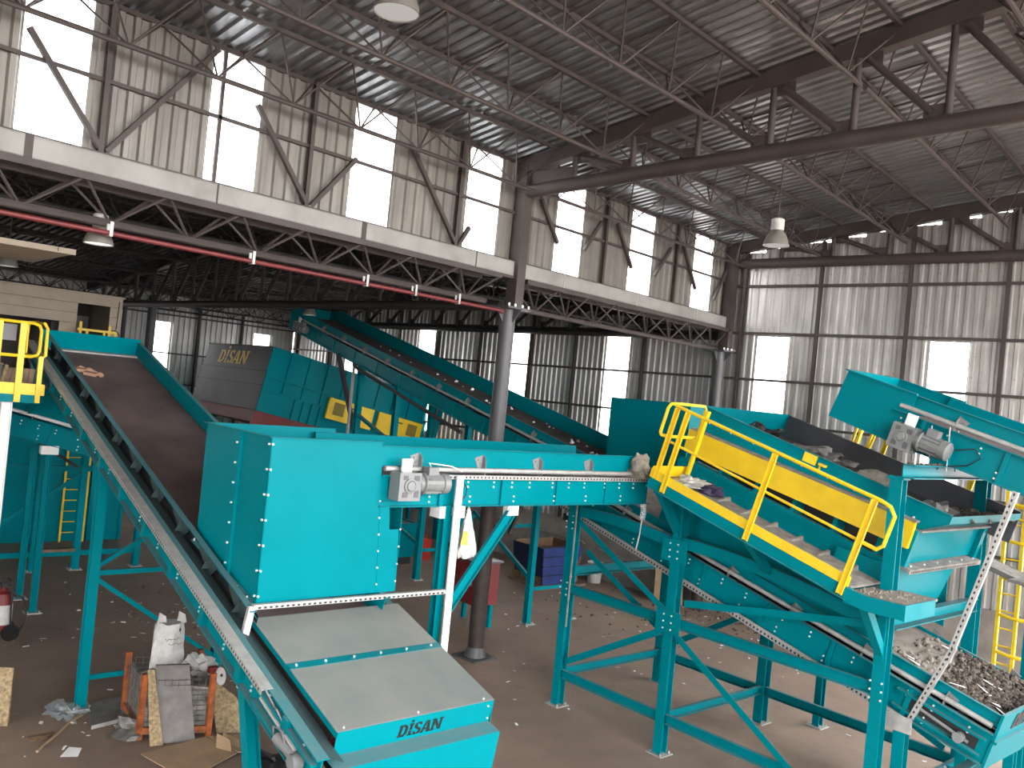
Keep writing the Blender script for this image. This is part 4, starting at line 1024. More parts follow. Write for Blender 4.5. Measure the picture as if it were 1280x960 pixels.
# funnel skirts down to the conveyor below
cz5 = lambda v: 1.38 + 0.265 * (v - 3.62)
t.part('funnel_sheet', MB().poly([(10.92, 4.95, cz5(4.95) + 0.62), (10.92, 8.2, cz5(8.2) + 0.62), (10.92, 8.2, 4.2), (10.92, 4.95, 3.2)], (0.01, 0, 0)), 'turquoise')
t.part('funnel_sheet', MB().poly([(12.7, 4.95, cz5(4.95) + 0.62), (12.7, 8.2, cz5(8.2) + 0.62), (12.7, 8.2, 4.2), (12.7, 4.95, 3.2)], (0.01, 0, 0)), 'turquoise')
t.part('funnel_end', MB().poly([(10.92, 8.2, cz5(8.2) + 0.62), (12.7, 8.2, cz5(8.2) + 0.62), (12.7, 8.2, 4.2), (10.92, 8.2, 4.2)], (0, 0.01, 0)), 'turquoise')
# feet of the screen on top of the near corner legs
for u in (FU, BU):
    t.part('cradle_beam', MB().box((u - 0.09, 4.6, 4.42), (u + 0.09, 4.8, 4.46)), 'turquoise')
t.part('cross_girder', MB().chan((FU - 0.1, 4.62, 4.53), (BU + 0.1, 4.62, 4.53), 0.14, 0.15, 0.012), 'turquoise')
# spilled dirt on the girder and lip
def heap(name, thing, m, pts, n, rmin, rmax, seed, parent=None):
    """loose lumps: pts = four corners of a patch"""
    rg = random.Random(seed); mb = MB(); a, b, c, d = [Vector(p) for p in pts]
    for k in range(n):
        i, j = rg.random(), rg.random(); p = (a * (1 - i) + b * i) * (1 - j) + (d * (1 - i) + c * i) * j
        r = rmin + (rmax - rmin) * rg.random() ** 2.5
        prof = [(r, -r * 0.3), (r * rg.uniform(0.7, 1.0), r * 0.25), (r * rg.uniform(0.2, 0.5), r * rg.uniform(0.4, 0.8))]
        ax = Vector((rg.uniform(-0.4, 0.4), rg.uniform(-0.4, 0.4), 1))
        mb.lathe(p, prof, 5, ax)
    return thing.part(name, mb, m, kind='stuff', parent=parent)
heap('caked_dirt', t, 'dirt', [(FU + 0.2, 4.55, 4.61), (BU, 4.55, 4.61), (BU, 4.68, 4.61), (FU + 0.2, 4.68, 4.61)], 90, 0.015, 0.05, 3)
heap('caked_dirt', t, 'dirt', [FS(-0.08, 0.2, -0.09), FS(-0.08, WS - 0.05, -0.09), FS(0.7, WS - 0.1, -0.32), FS(0.7, 0.1, -0.32)], 260, 0.02, 0.09, 4)
heap('trapped_waste', t, 'dirt', [FS(0.6, 0.1, -0.30), FS(0.6, WS - 0.3, -0.32), FS(3.1, WS - 0.5, -0.32), FS(3.1, 0.1, -0.30)], 170, 0.03, 0.12, 9)

# rags and bags lying on the screen
def crumple(name, c, size, m, label, cat, seed, eq=True, flat=0.5, group=None, sub=3, spike=0.35, stretch=None):
    bm = bmesh.new(); bmesh.ops.create_icosphere(bm, subdivisions=sub, radius=1.0)
    rg = random.Random(seed); ph = [(Vector((rg.uniform(-1, 1), rg.uniform(-1, 1), rg.uniform(-1, 1))).normalized(), rg.uniform(2, 6), rg.uniform(0, 6)) for k in range(9)]
    vs = []
    for v in bm.verts:
        d = v.co.normalized(); r = 1.0
        for dr, fq, p in ph: r += spike / 3.2 * math.sin(fq * d.dot(dr) * 2 + p)
        q = Vector((d.x * size[0] * r, d.y * size[1] * r, d.z * size[2] * r))
        if q.z < -size[2] * flat: q.z = -size[2] * flat
        q.z += size[2] * flat
        vs.append(Vector(c) + q)
    mb = MB(); bm.verts.ensure_lookup_table()
    mb.add(vs, [tuple(v.index for v in f.verts) for f in bm.faces]); bm.free()
    return single(name, mb, m, c, label, cat, group, eq)
q = FS(2.2, 0.75, -0.28); crumple('waste_bag', q, (0.28, 0.5, 0.16), 'sack_grey', 'crumpled grey plastic waste lying in the screen trough', 'waste', 11)
q = FS(1.35, 0.85, -0.28); crumple('cardboard_scrap', q, (0.14, 0.26, 0.16), 'cloth_beige', 'pale crumpled packaging lying lower in the screen trough', 'waste', 12)
q = FS(3.05, 0.7, -0.28); o = crumple('rubber_scrap', q, (0.2, 0.3, 0.16), 'black', 'black rubber scrap lying at the upper end of the screen trough', 'waste', 13)
q = FW(LW - 0.35, 0.45, 0.0); crumple('white_rag', q, (0.2, 0.26, 0.09), 'plastic_white', 'white rag lying at the top of the walkway', 'rag', 14)
q = FW(LW - 0.65, 0.6, 0.0); crumple('purple_rag', q, (0.12, 0.2, 0.09), 'purple_cloth', 'dark purple patterned rag beside the white rag', 'rag', 15)
crumple('beige_sack', (9.95, 8.32, 3.93), (0.15, 0.18, 0.22), 'cloth_beige', 'beige plastic bag stuffed at the end of the level conveyor', 'bag', 16)
q = FS(0.45, 1.0, -0.34); crumple('film_scrap', q, (0.3, 0.22, 0.17), 'sack_grey', 'crumpled dirty film lying on the discharge lip of the screen', 'waste', 17)

# rail on the far side of the screen
t = Thing('guard_rail', (13.9, 6, 3.2), 'yellow guard rail seen behind the far wall of the screen', 'railing', 'yellow guard rails')
FR = map_v(13.75, 4.3, 3.25, SLS)
t.part('top_rail', MB().path([FR(-0.35, 0, 0.9), FR(-0.3, 0, 1.07), FR(0, 0, 1.1), FR(1.4, 0, 1.1), FR(2.6, 0, 1.1), FR(2.72, 0, 1.05), FR(2.75, 0, 0.6)], 0.024, 8), 'yellow')
t.part('mid_rail', MB().path([FR(-0.3, 0, 0.58), FR(2.75, 0, 0.58)], 0.018, 8), 'yellow')
for s in (-0.1, 1.1, 2.5): channel_post(t, FR, s, 0.0, -0.1, 1.08)
t.part('end_loop', MB().path([FR(3.05, 0, 0.4), FR(3.05, 0, 1.05), FR(3.06, 0.08, 1.1), FR(3.06, 0.55, 1.1), FR(3.05, 0.62, 1.05), FR(3.05, 0.62, 0.4)], 0.024, 8), 'yellow')
for tt in (0.08, 0.5):
    mb = MB(); fbox(mb, FR, 3.0, 3.04, tt, tt + 0.07, 0.0, 1.08); t.part('post', mb, 'yellow')
t = Thing('far_walkway', (13.5, 6, 3.1), 'turquoise walkway beam and deck on the far side of the screen', 'walkway')
mb = MB(); fbox(mb, FR, -0.2, 3.1, -0.5, 0.05, -0.16, -0.1); t.part('deck', mb, 'dusty_grate')
mb = MB(); fbox(mb, FR, -0.2, 3.1, 0.0, 0.05, -0.28, -0.1); t.part('edge_beam', mb, 'turquoise')
t.part('landing', MB().box((13.0, 3.6, 3.1), (14.4, 4.3, 3.14)), 'dusty_grate'); t.part('landing_beam', MB().box((13.0, 3.56, 2.96), (14.4, 3.6, 3.14)), 'turquoise')
leg(t, (13.75, 4.2, 0), (13.75, 4.2, 3.0), 0.12, 0.12)
leg(t, (13.75, 7.2, 0), (13.75, 7.2, 3.8), 0.12, 0.12)

# yellow ladder at the right
t = Thing('cage_ladder', (15.5, 5.1, 0), 'yellow ladder standing before the back wall at the right edge', 'ladder', 'yellow ladders')
for v in (4.95, 5.22): t.part('ladder_rail', MB().bar((15.5, v, 0), (15.5, v, 4.3), 0.05, 0.06, up=(1, 0, 0)), 'yellow')
for k in range(14): t.part('rung', MB().tube((15.5, 4.95, 0.3 + k * 0.28), (15.5, 5.22, 0.3 + k * 0.28), 0.014, 6), 'yellow')
for k in range(6):
    z = 1.0 + k * 0.6
    t.part('cage_hoop', MB().path([(15.5, 5.22, z), (15.45, 5.0, z - 0.02), (15.5, 4.7, z - 0.03), (15.7, 4.5, z), (15.95, 4.6, z), (16.0, 4.9, z)], 0.03, 6), 'yellow')
for u, v in ((15.7, 4.5), (15.95, 4.6)): t.part('cage_strap', MB().bar((u, v, 1.0), (u, v, 4.0), 0.01, 0.05, up=(0, 1, 0)), 'yellow')

# ---------------------------------------------------------------- C5: conveyor under the screen
F5 = map_v(10.70, 3.62, 1.38, 0.265); c5, s5 = incline(0.265); L5 = (10.5 - 3.62) / c5
t = Thing('belt_conveyor', (11.7, 6.5, 0), 'turquoise conveyor under the yellow railed screen, its low end heaped with dirt', 'conveyor', 'belt conveyors'); C5 = t
conveyor(t, F5, L5, 2.0, web=0.37, rim=0.60, sk0=0.45, belt=0.42, step=1.05, tray=False, beltm='dust_pale', rim_far=0.45)
mb = MB(); fbox(mb, F5, 0.9, L5, -0.09, 0.0, -0.07, -0.012); fbox(mb, F5, 0.9, L5, -0.095, -0.09, -0.06, 0.02); o = t.part('cable_tray', mb, 'galvanised')
mb = MB(); s = 0.95
while s < L5: fbox(mb, F5, s, s + 0.025, -0.0975, -0.0945, -0.05, -0.02); s += 0.06
t.part('tray_slots', mb, 'black', parent=o, kind='stuff')
mb = MB(); fbox(mb, F5, -0.03, 0.0, -0.03, 2.2, -0.03, 0.63); t.part('end_plate', mb, 'turquoise')
mb = MB(); fbox(mb, F5, -0.06, 0.0, -0.03, 2.2, 0.28, 0.31); t.part('end_ledge', mb, 'turquoise')
lettering(t, 'D\u0130SAN', 0.2, F5(-0.031, 0.35, 0.42), (1, 0, 0), F5(0, 0, 1) - F5(0, 0, 0), 'ink', 0.75, label='black word printed on the end plate')
mb = MB(); fbox(mb, F5, 0.12, 0.95, -0.02, -0.0125, 0.1, 0.24); t.part('tension_window', mb, 'black')
mb = MB(); mb.tube(F5(0.2, -0.05, 0.15), F5(0.85, -0.05, 0.2), 0.02, 8); mb.lathe(F5(0.3, -0.05, 0.15), [(0.06, -0.06), (0.06, 0.06)], 10, (1, 0, 0)); t.part('tension_bearing', mb, 'grey_motor')
mb = MB(); fbox(mb, F5, 0.05, 1.1, -0.07, -0.012, 0.26, 0.285); fbox(mb, F5, 0.05, 1.1, -0.07, -0.012, 0.06, 0.085); t.part('tension_slide', mb, 'turquoise')
heap('dirt_heap', t, 'dirt', [F5(0.05, 0.1, 0.44), F5(0.05, 1.95, 0.5), F5(1.15, 1.85, 0.46), F5(0.8, 0.5, 0.44)], 1500, 0.008, 0.05, 21)
heap('dirt_heap', t, 'dust_pale', [F5(0.05, 0.08, 0.43), F5(0.05, 1.95, 0.46), F5(1.7, 1.9, 0.44), F5(1.5, 0.1, 0.43)], 420, 0.01, 0.05, 22)
rgp = random.Random(31)
mb = MB()
for k in range(9):
    s, tt = rgp.uniform(0.05, 1.7), rgp.uniform(0.3, 1.9); a = rgp.uniform(0, 3); l, w = rgp.uniform(0.08, 0.22), rgp.uniform(0.03, 0.08)
    p = F5(s, tt, 0.47); ex, ey = Vector((math.cos(a), math.sin(a) * 0.96, 0.26 * math.sin(a))), Vector((-math.sin(a), math.cos(a) * 0.96, 0.26 * math.cos(a)))
    mb.quad(p, p + ex * l, p + ex * l + ey * w + Vector((0, 0, 0.02)), p + ey * w, 0.003)
t.part('paper_scraps', mb, 'paper', kind='stuff')
# short legs under the low end
for u in (10.66, 12.6):
    leg(t, (u, 4.52, 0), (u, 4.52, cz5(4.52) - 0.03), 0.14, 0.12)
    leg(t, (u, 3.95, 0), (u, 3.95, cz5(3.95) - 0.25), 0.12, 0.12)
t.part('cross_beam', MB().chan((10.66, 3.95, 1.15), (12.6, 3.95, 1.15), 0.12, 0.1, 0.012), 'turquoise')
t.part('brace', MB().bar((10.66, 4.5, 0.55), (10.66, 3.98, 1.2), 0.06, 0.06, up=(1, 0, 0)), 'galvanised')
t.part('mount_plate', MB().box((10.58, 4.38, cz5(4.4) - 0.14), (10.6, 4.75, cz5(4.5) + 0.02)), 'galvanised')
# slotted strut up to the feed conveyor
t = Thing('slotted_strut', (10.62, 4.4, 1.6), 'grey slotted steel strut leaning across the conveyor at the right', 'strut')
P0, P1, P2 = Vector((10.62, 4.42, 1.62)), Vector((10.60, 4.03, 2.52)), Vector((10.58, 3.50, 4.45))
for nm, a, b in (('lower_angle', P0, P1 + (P1 - P0) * 0.08), ('upper_angle', P1 - (P2 - P1) * 0.06, P2)):
    o = t.part(nm, MB().bar(a, b, 0.06, 0.006, up=(-1, 0, 0)).bar(a, b, 0.006, 0.05, up=(-1, 0, 0), ow=0.03, oh=-0.025), 'galvanised')
    mb = MB(); d = b - a; n = int(d.length / 0.07)
    for k in range(n):
        c = a + d * ((k + 0.5) / n); mb.bar(c - d.normalized() * 0.016 + Vector((-0.004, 0, 0)), c + d.normalized() * 0.016 + Vector((-0.004, 0, 0)), 0.018, 0.003, up=(-1, 0, 0))
    t.part('slots', mb, 'black', parent=o, kind='stuff')

# ---------------------------------------------------------------- C6: feed conveyor at the upper right
S6 = 0.285; c6, s6 = incline(S6)
F6 = map_v(11.30, 0.0, 4.41 - S6 * 3.71, S6); L6 = 5.35 / c6
t = Thing('belt_conveyor', (12, 3, 0), 'turquoise conveyor coming in from the right edge above the screen', 'conveyor', 'belt conveyors'); C6 = t
conveyor(t, F6, L6, 1.5, web=0.40, rim=0.66, sk0=0.46, belt=0.36, step=1.05, tray=False)
# closed head box
a0 = F6(0, 0, 0)
sh = 5.15 / c6
mb = MB(); mb.poly([F6(sh, -0.02, -0.02), F6(sh + 1.05, -0.02, 0.0), F6(sh + 1.0, -0.02, 0.68), F6(sh, -0.02, 0.68)], (0.01, 0, 0)); t.part('head_side', mb, 'turquoise')
mb = MB(); mb.poly([F6(sh, 1.52, -0.02), F6(sh + 1.05, 1.52, 0.0), F6(sh + 1.0, 1.52, 0.68), F6(sh, 1.52, 0.68)], (-0.01, 0, 0)); t.part('head_side', mb, 'turquoise')
mb = MB(); mb.quad(F6(sh + 1.05, 0, 0), F6(sh + 1.05, 1.52, 0), F6(sh + 1.0, 1.52, 0.68), F6(sh + 1.0, 0, 0.68), 0.01); t.part('head_front', mb, 'turquoise')
mb = MB(); fbox(mb, F6, sh, sh + 1.03, -0.05, 0.0, 0.67, 0.69); fbox(mb, F6, sh, sh + 1.03, 1.5, 1.55, 0.67, 0.69); fbox(mb, F6, sh + 1.0, sh + 1.04, 0, 1.5, 0.67, 0.69); t.part('head_rim', mb, 'turquoise')
G6 = lambda s, tt, h: F6(sh - 0.05 - s, tt, h)
def G6m(s, tt, h): return F6(sh - s, tt, h)
gear_motor(t, G6m, 0.12, -0.08, 0.14, 1)
t.part('cable', MB().path([F6(sh - 0.7, -0.1, 0.2), F6(sh - 0.9, -0.06, 0.3), F6(sh - 1.0, -0.06, 0.22), F6(sh - 0.9, -0.08, 0.08), F6(sh - 0.6, -0.1, -0.06), F6(sh - 0.55, -0.1, -0.2)], 0.009, 6), 'black')
leg(t, (11.33, 4.62, 4.61), (11.33, 4.62, 4.66), 0.16, 0.2, foot=False, name='saddle')
t.part('hang_bracket', MB().box((11.22, 4.5, 4.61), (11.44, 4.72, 4.95)), 'turquoise')
mb = MB()
for u in (11.2, 11.46):
    for v in (4.5, 4.72): mb.tube((u, v, 4.55), (u, v, 5.1), 0.008, 6)
t.part('threaded_rod', mb, 'galvanised')
leg(t, (11.4, 1.2, 0), (11.4, 1.2, F6(1.2 / c6, 0, 0).z - 0.02), 0.14, 0.14)
leg(t, (12.7, 1.2, 0), (12.7, 1.2, F6(1.2 / c6, 0, 0).z - 0.02), 0.14, 0.14)
# ---------------------------------------------------------------- C4: conveyor in the low bay
S4 = 0.234; c4, s4 = incline(S4)
z4 = lambda v: 6.467 + S4 * (v - 23.44) - 0.70          # underside of its beam
F4 = map_v(13.2, 9.95, z4(9.95), S4); L4 = (25.6 - 9.95) / c4
t = Thing('belt_conveyor', (13.9, 18, 0), 'long turquoise conveyor rising behind the thick column towards the far gold-lettered machine', 'conveyor', 'belt conveyors'); C4 = t
conveyor(t, F4, L4, 1.35, web=0.36, rim=0.66, sk0=0.46, belt=0.53, step=1.25, tray=False, beltm='dirty_belt', rim_far=0.86, bolts=False)
sh4 = 14.1 / c4
for tt in (-0.03, 1.37):
    mb = MB(); mb.poly([F4(sh4, tt, 0.2), F4(sh4 + 2.2, tt, -0.05), F4(sh4 + 2.2, tt, 0.72), F4(sh4 + 1.2, tt, 0.92), F4(sh4 + 0.6, tt, 0.70), F4(sh4, tt, 0.6)], (0.01, 0, 0)); t.part('head_side', mb, 'turquoise')
mb = MB(); mb.quad(F4(sh4 + 2.2, 0, -0.05), F4(sh4 + 2.2, 1.37, -0.05), F4(sh4 + 2.2, 1.37, 0.72), F4(sh4 + 2.2, 0, 0.72), 0.01); t.part('head_front', mb, 'turquoise')
def G4(s, tt, h): return F4(sh4 + 1.3 - s, tt, h)
gear_motor(t, G4, 0.0, -0.06, 0.22, 1)
leg(t, (13.25, 13.83, 0), (13.25, 13.83, z4(13.83)), 0.12, 0.12, up=(0, 1, 0)); leg(t, (14.55, 13.83, 0), (14.55, 13.83, z4(13.83)), 0.12, 0.12, up=(0, 1, 0))
leg(t, (13.3, 18.1, 0), (13.3, 18.1, z4(18.1)), 0.14, 0.14, up=(0, 1, 0)); leg(t, (14.55, 18.1, 0), (14.55, 18.1, z4(18.1)), 0.14, 0.14, up=(0, 1, 0))
leg(t, (13.25, 21.6, 0), (13.25, 21.6, z4(21.6)), 0.16, 0.16, up=(0, 1, 0)); leg(t, (14.55, 21.6, 0), (14.55, 21.6, z4(21.6)), 0.16, 0.16, up=(0, 1, 0))
t.part('cable_duct', MB().bar((13.08, 21.75, 2.6), (13.08, 21.75, z4(21.75) + 0.02), 0.05, 0.08, up=(0, 1, 0)), 'galvanised')
t.part('brace', MB().bar((13.2, 22.9, z4(22.9)), (13.25, 21.7, 3.5), 0.12, 0.1), 'column_grey')
t.part('brace', MB().bar((13.2, 21.5, 3.95), (13.25, 18.4, 2.9), 0.1, 0.08), 'turquoise')
t.part('brace', MB().bar((13.2, 17.6, z4(17.6)), (13.25, 18.1, 2.8), 0.1, 0.08), 'turquoise')
t.part('cable_duct', MB().path([(13.05, 21.75, z4(21.75) + 0.0), (13.05, 21.5, z4(21.5) - 0.06), (13.05, 16.5, z4(16.5) - 0.22)], 0.05, 6), 'column_grey')
t.part('cross_beam', MB().bar((13.25, 13.85, 0.75), (14.55, 13.85, 0.75), 0.05, 0.07), 'turquoise')
t.part('brace', MB().bar((13.28, 13.83, 0.95), (13.28, 16.0, 2.1), 0.06, 0.08), 'turquoise')
t.part('cross_beam', MB().bar((12.0, 13.9, 2.15), (13.25, 13.9, 2.15), 0.06, 0.08), 'turquoise')
t.part('brace', MB().bar((13.2, 13.83, z4(13.83) - 0.05), (12.5, 13.83, 2.0), 0.06, 0.07), 'black')
t.part('cross_beam', MB().bar((13.3, 18.1, 1.85), (13.3, 21.6, 2.35), 0.16, 0.16), 'turquoise')
t.part('cross_beam', MB().bar((13.3, 18.1, 0.75), (14.5, 18.1, 0.75), 0.06, 0.08), 'turquoise')
t.part('brace', MB().bar((13.3, 18.15, 0.9), (13.3, 21.5, 1.9), 0.06, 0.08), 'turquoise')
# scraps on the belt
mb = MB(); rg = random.Random(8)
for k in range(26):
    p = F4(rg.uniform(3, 13), rg.uniform(0.5, 1.2), 0.54); r = rg.uniform(0.02, 0.06); mb.lathe(p, [(r, 0), (r * 0.8, r * 0.5), (r * 0.2, r)], 5, (rg.uniform(-0.5, 0.5), 0, 1))
t.part('paper_scraps', mb, 'paper', kind='stuff')
t = Thing('feed_hopper', (13.9, 11, 3.4), 'dull turquoise hopper panel rising behind the end of the level conveyor', 'hopper', 'feed hoppers')
hopper(t, 13.2, 14.55, 9.95, 11.93, lambda v: z4(v) + 0.66, 5.10, 'turquoise')
t.part('fold_strip', MB().box((13.185, 9.95, 4.80), (13.2, 11.93, 4.82)), 'turquoise')

# ---------------------------------------------------------------- far DISAN machine, tilted
mat('dust_teal', (0.055, 0.06, 0.06), 0.55, var=0.15, vscale=1.5)
ST = -0.19
FT = map_u(11.88, 24.5, 5.66, ST)
t = Thing('drum_screen', (14.6, 27, 0), 'big tilted turquoise machine with gold lettering on its grey end face', 'machine')
WT = 4.75; LT = 6.2
for h0, h1, ins in ((-0.72, 0.0, 0.0), (-1.16, -0.76, 0.03), (-1.95, -1.2, 0.06)):
    mb = MB(); fbox(mb, FT, -0.012 - ins, 0.0, 0.0, WT, h0, h1); t.part('end_panel', mb, 'dust_teal')
for h in (-0.74, -1.18): 
    mb = MB(); fbox(mb, FT, -0.035, 0.0, 0.0, WT + 0.12, h - 0.025, h + 0.02); t.part('end_rail', mb, 'black')
mb = MB(); fbox(mb, FT, -0.04, 0.03, -0.02, WT, -0.0, 0.03); t.part('end_rail', mb, 'dust_teal')
mb = MB(); fbox(mb, FT, 0.0, LT, 0.0, 0.02, -1.95, 0.0); t.part('near_side', mb, 'turquoise')
mb = MB(); fbox(mb, FT, 0.0, LT, WT - 0.02, WT, -1.95, 0.0); t.part('far_side', mb, 'turquoise')
mb = MB(); fbox(mb, FT, 0.0, LT, -0.03, 0.04, -0.02, 0.03); t.part('top_rail', mb, 'turquoise')
for h in (-0.88, -1.30):
    mb = MB(); fbox(mb, FT, 0.0, LT, -0.05, 0.0, h - 0.03, h + 0.03); t.part('side_rail', mb, 'turquoise')
for k in range(10):
    s = 0.0 + k * 0.66; mb = MB(); fbox(mb, FT, s, s + 0.07, -0.05, 0.0, -1.3 if k else -1.95, 0.0); t.part('side_rib', mb, 'turquoise')
for k in range(4):
    s = 1.15 + k * 0.3; mb = MB(); fbox(mb, FT, s, s + 0.06, -0.06, 0.0, -1.95, -1.3); t.part('side_rib', mb, 'turquoise')
mb = MB(); fbox(mb, FT, 0.05, LT, 0.05, WT - 0.1, -2.3, -1.95); t.part('chassis', mb, 'red_dark', label='dark red chassis')
mb = MB(); fbox(mb, FT, 0.0, LT, 0.0, 0.12, -2.45, -1.98); t.part('chassis_beam', mb, 'red_dark')
stencil_disan(t, FT(-0.016, WT - 1.08, -0.60), (0, -1, 0), FT(0, 0, 1) - FT(0, 0, 0), 2.15, 0.43, 'gold_text', 0.25, label='gold stencilled word')
# yellow guards with mesh windows
for s0, s1, wins in ((2.25, 3.95, [(2.45, 2.85)]), (4.15, 5.95, [(5.35, 5.75)])):
    mb = MB(); fbox(mb, FT, s0, s1, -0.16, -0.06, -1.62, -0.95); gd = t.part('drive_guard', mb, 'yellow')
    for a, b in wins:
        mb = MB(); fbox(mb, FT, a, b, -0.166, -0.158, -1.46, -1.06); t.part('mesh_window', mb, 'olive_mesh', parent=gd)
    mb = MB(); fbox(mb, FT, s0 + 0.8, s0 + 0.98, -0.168, -0.16, -1.14, -1.10); t.part('guard_handle', mb, 'black', parent=gd)
for u in (12.1, 15.0, 17.6):
    for v in (24.7, 29.0):
        leg(t, (u, v, 0), (u, v, 5.66 + ST * (u - 11.88) - 2.35), 0.18, 0.18)
t.part('cross_beam', MB().bar((12.1, 24.7, 1.9), (17.6, 24.7, 1.9), 0.1, 0.16), 'turquoise')

# small machines standing on the floor under it
t = Thing('metal_bin', (14.3, 19.9, 0), 'turquoise steel bin on black feet seen under the level conveyor', 'bin')
t.part('body', MB().hexa([(13.75, 19.75, 0.2), (14.35, 19.75, 0.2), (14.35, 20.6, 0.2), (13.75, 20.6, 0.2), (13.7, 19.7, 1.1), (14.4, 19.7, 1.1), (14.4, 20.7, 1.1), (13.7, 20.7, 1.1)]), 'turquoise')
t.part('foot', MB().box((13.8, 19.8, 0), (14.3, 20.5, 0.2)), 'black')
t.part('rim', MB().box((13.68, 19.68, 1.08), (14.42, 19.73, 1.14)).box((13.68, 20.67, 1.08), (14.42, 20.72, 1.14)).box((13.68, 19.7, 1.08), (13.73, 20.7, 1.14)).box((14.37, 19.7, 1.08), (14.42, 20.7, 1.14)), 'turquoise')
t = Thing('red_canister', (14.95, 20.2, 0), 'red canister standing beside the turquoise bin', 'canister')
t.part('body', MB().box((14.8, 20.05, 0.0), (15.15, 20.35, 0.6)), 'red_bright'); t.part('cap', MB().tube((14.9, 20.2, 0.6), (14.9, 20.2, 0.68), 0.05, 10), 'black'); t.part('grip', MB().path([(14.95, 20.2, 0.6), (14.98, 20.2, 0.68), (15.08, 20.2, 0.68), (15.12, 20.2, 0.6)], 0.015, 6), 'red_bright')
t = Thing('tool_cabinet', (16.5, 20.8, 0), 'low turquoise box with a yellow sticker beyond the column', 'box')
t.part('body', MB().box((16.1, 20.6, 0.35), (17.1, 21.3, 1.1)), 'turquoise'); t.part('lid', MB().box((16.05, 20.55, 1.1), (17.15, 21.35, 1.16)), 'turquoise'); t.part('sticker', MB().box((16.15, 20.59, 1.17), (16.55, 20.6, 1.42)), 'sticker'); t.part('stand', MB().box((16.3, 20.7, 0), (16.36, 21.2, 0.35)).box((16.8, 20.7, 0), (16.86, 21.2, 0.35)), 'black')

# ---------------------------------------------------------------- sorting cabin on its tower
t = Thing('sorting_cabin', (5.5, 25.8, 4.0), 'beige panelled cabin high up behind the head of the wide conveyor', 'cabin')
z = 6.49; k = 0
while z > 4.05:
    zb = z - 0.262
    if zb > 6.17: t.part('wall_panel', MB().box((2.0, 24.6, zb + 0.008), (7.51, 24.66, z)), 'cabin')
    elif zb > 5.62: 
        t.part('wall_panel', MB().box((2.0, 24.6, zb + 0.008), (6.41, 24.66, z)), 'cabin'); t.part('wall_panel', MB().box((7.21, 24.6, zb + 0.008), (7.51, 24.66, z)), 'cabin')
    else:
        t.part('wall_panel', MB().box((6.0, 24.6, zb + 0.008), (6.41, 24.66, z)), 'cabin'); t.part('wall_panel', MB().box((7.21, 24.6, zb + 0.008), (7.51, 24.66, z)), 'cabin')
    z = zb
t.part('end_wall', MB().box((7.45, 24.66, 4.0), (7.51, 27.2, 6.49)), 'cabin')
t.part('back_wall', MB().box((2.0, 27.2, 4.0), (7.51, 27.26, 6.49)), 'cabin_dark')
t.part('roof', MB().box((1.95, 24.55, 6.49), (7.56, 27.3, 6.53)), 'cabin'); t.part('cabin_floor', MB().box((2.0, 24.6, 3.94), (7.51, 27.26, 4.02)), 'cabin_dark')
t.part('inner_partition', MB().box((5.9, 24.9, 4.0), (5.96, 27.2, 6.4)), 'cabin_dark')
t.part('back_window', MB().box((6.95, 27.19, 5.2), (7.4, 27.2, 6.0)), 'zinc_upper'); t.part('back_window', MB().box((4.3, 27.19, 5.1), (5.6, 27.2, 5.55)), 'paper')
t.part('coiled_cable', MB().path([(7.42, 24.58, 6.4)] + [(7.4, 24.58, 5.65)] + [(7.36 + 0.13 * math.sin(a * 0.5), 24.58, 5.47 + 0.15 * math.cos(a * 0.5)) for a in range(0, 27)], 0.012, 5), 'black')
t = Thing('guard_rail', (6.8, 24.2, 4.0), 'yellow guard rail before the dark cabin doorway', 'railing', 'yellow guard rails')
t.part('top_rail', MB().bar((6.35, 24.2, 5.55), (7.3, 24.2, 5.55), 0.05, 0.06), 'yellow')
for u, zt in ((6.42, 5.75), (6.58, 5.55), (7.0, 5.55), (7.12, 5.72), (7.28, 5.55)): t.part('post', MB().bar((u, 24.22, 3.94), (u, 24.22, zt), 0.06, 0.06, up=(1, 0, 0)), 'yellow')
t = Thing('cabin_tower', (5, 24, 0), 'dark turquoise panelled tower and frame under the beige cabin', 'tower')
for a, b in ((2.4, 3.6), (3.6, 4.8), (4.8, 6.0), (6.0, 7.2), (7.2, 8.0)): t.part('wall_panel', MB().box((a + 0.01, 24.62, 0.0), (b - 0.01, 24.66, 3.94)), 'turquoise')
for a in (3.6, 4.8, 6.0, 7.2, 8.0): t.part('panel_rib', MB().box((a - 0.04, 24.56, 0), (a + 0.04, 24.62, 3.94)), 'turquoise')
for u in (3.6, 5.17, 6.06, 7.4): leg(t, (u, 21.4, 0), (u, 21.4, 3.6), 0.14, 0.14, up=(0, 1, 0))
for z in (0.38, 2.31): t.part('beam', MB().bar((3.0, 21.4, z), (7.4, 21.4, z), 0.08, 0.12), 'turquoise')
t.part('beam', MB().bar((3.0, 21.4, 3.6), (7.4, 21.4, 3.6), 0.12, 0.2), 'turquoise')
t.part('brace', MB().bar((3.6, 21.38, 0.5), (6.06, 21.38, 2.2), 0.05, 0.09), 'turquoise')
t.part('brace', MB().bar((4.1, 21.38, 3.5), (5.9, 21.38, 2.35), 0.05, 0.07), 'black')
t.part('brace', MB().bar((3.2, 23.5, 2.2), (5.6, 23.5, 0.2), 0.05, 0.07), 'turquoise')
t.part('plank', MB().box((5.3, 21.25, 0.44), (6.0, 21.5, 0.5)), 'wood')
t.part('deck_beam', MB().box((3.0, 21.4, 3.7), (8.0, 24.6, 3.94)), 'turquoise')
t = Thing('wall_ladder', (6.8, 24.5, 0), 'thin yellow ladder against the dark turquoise tower', 'ladder', 'yellow ladders')
for u in (6.5, 7.06): t.part('ladder_rail', MB().bar((u, 24.5, 0), (u, 24.5, 3.4), 0.04, 0.05, up=(1, 0, 0)), 'yellow')
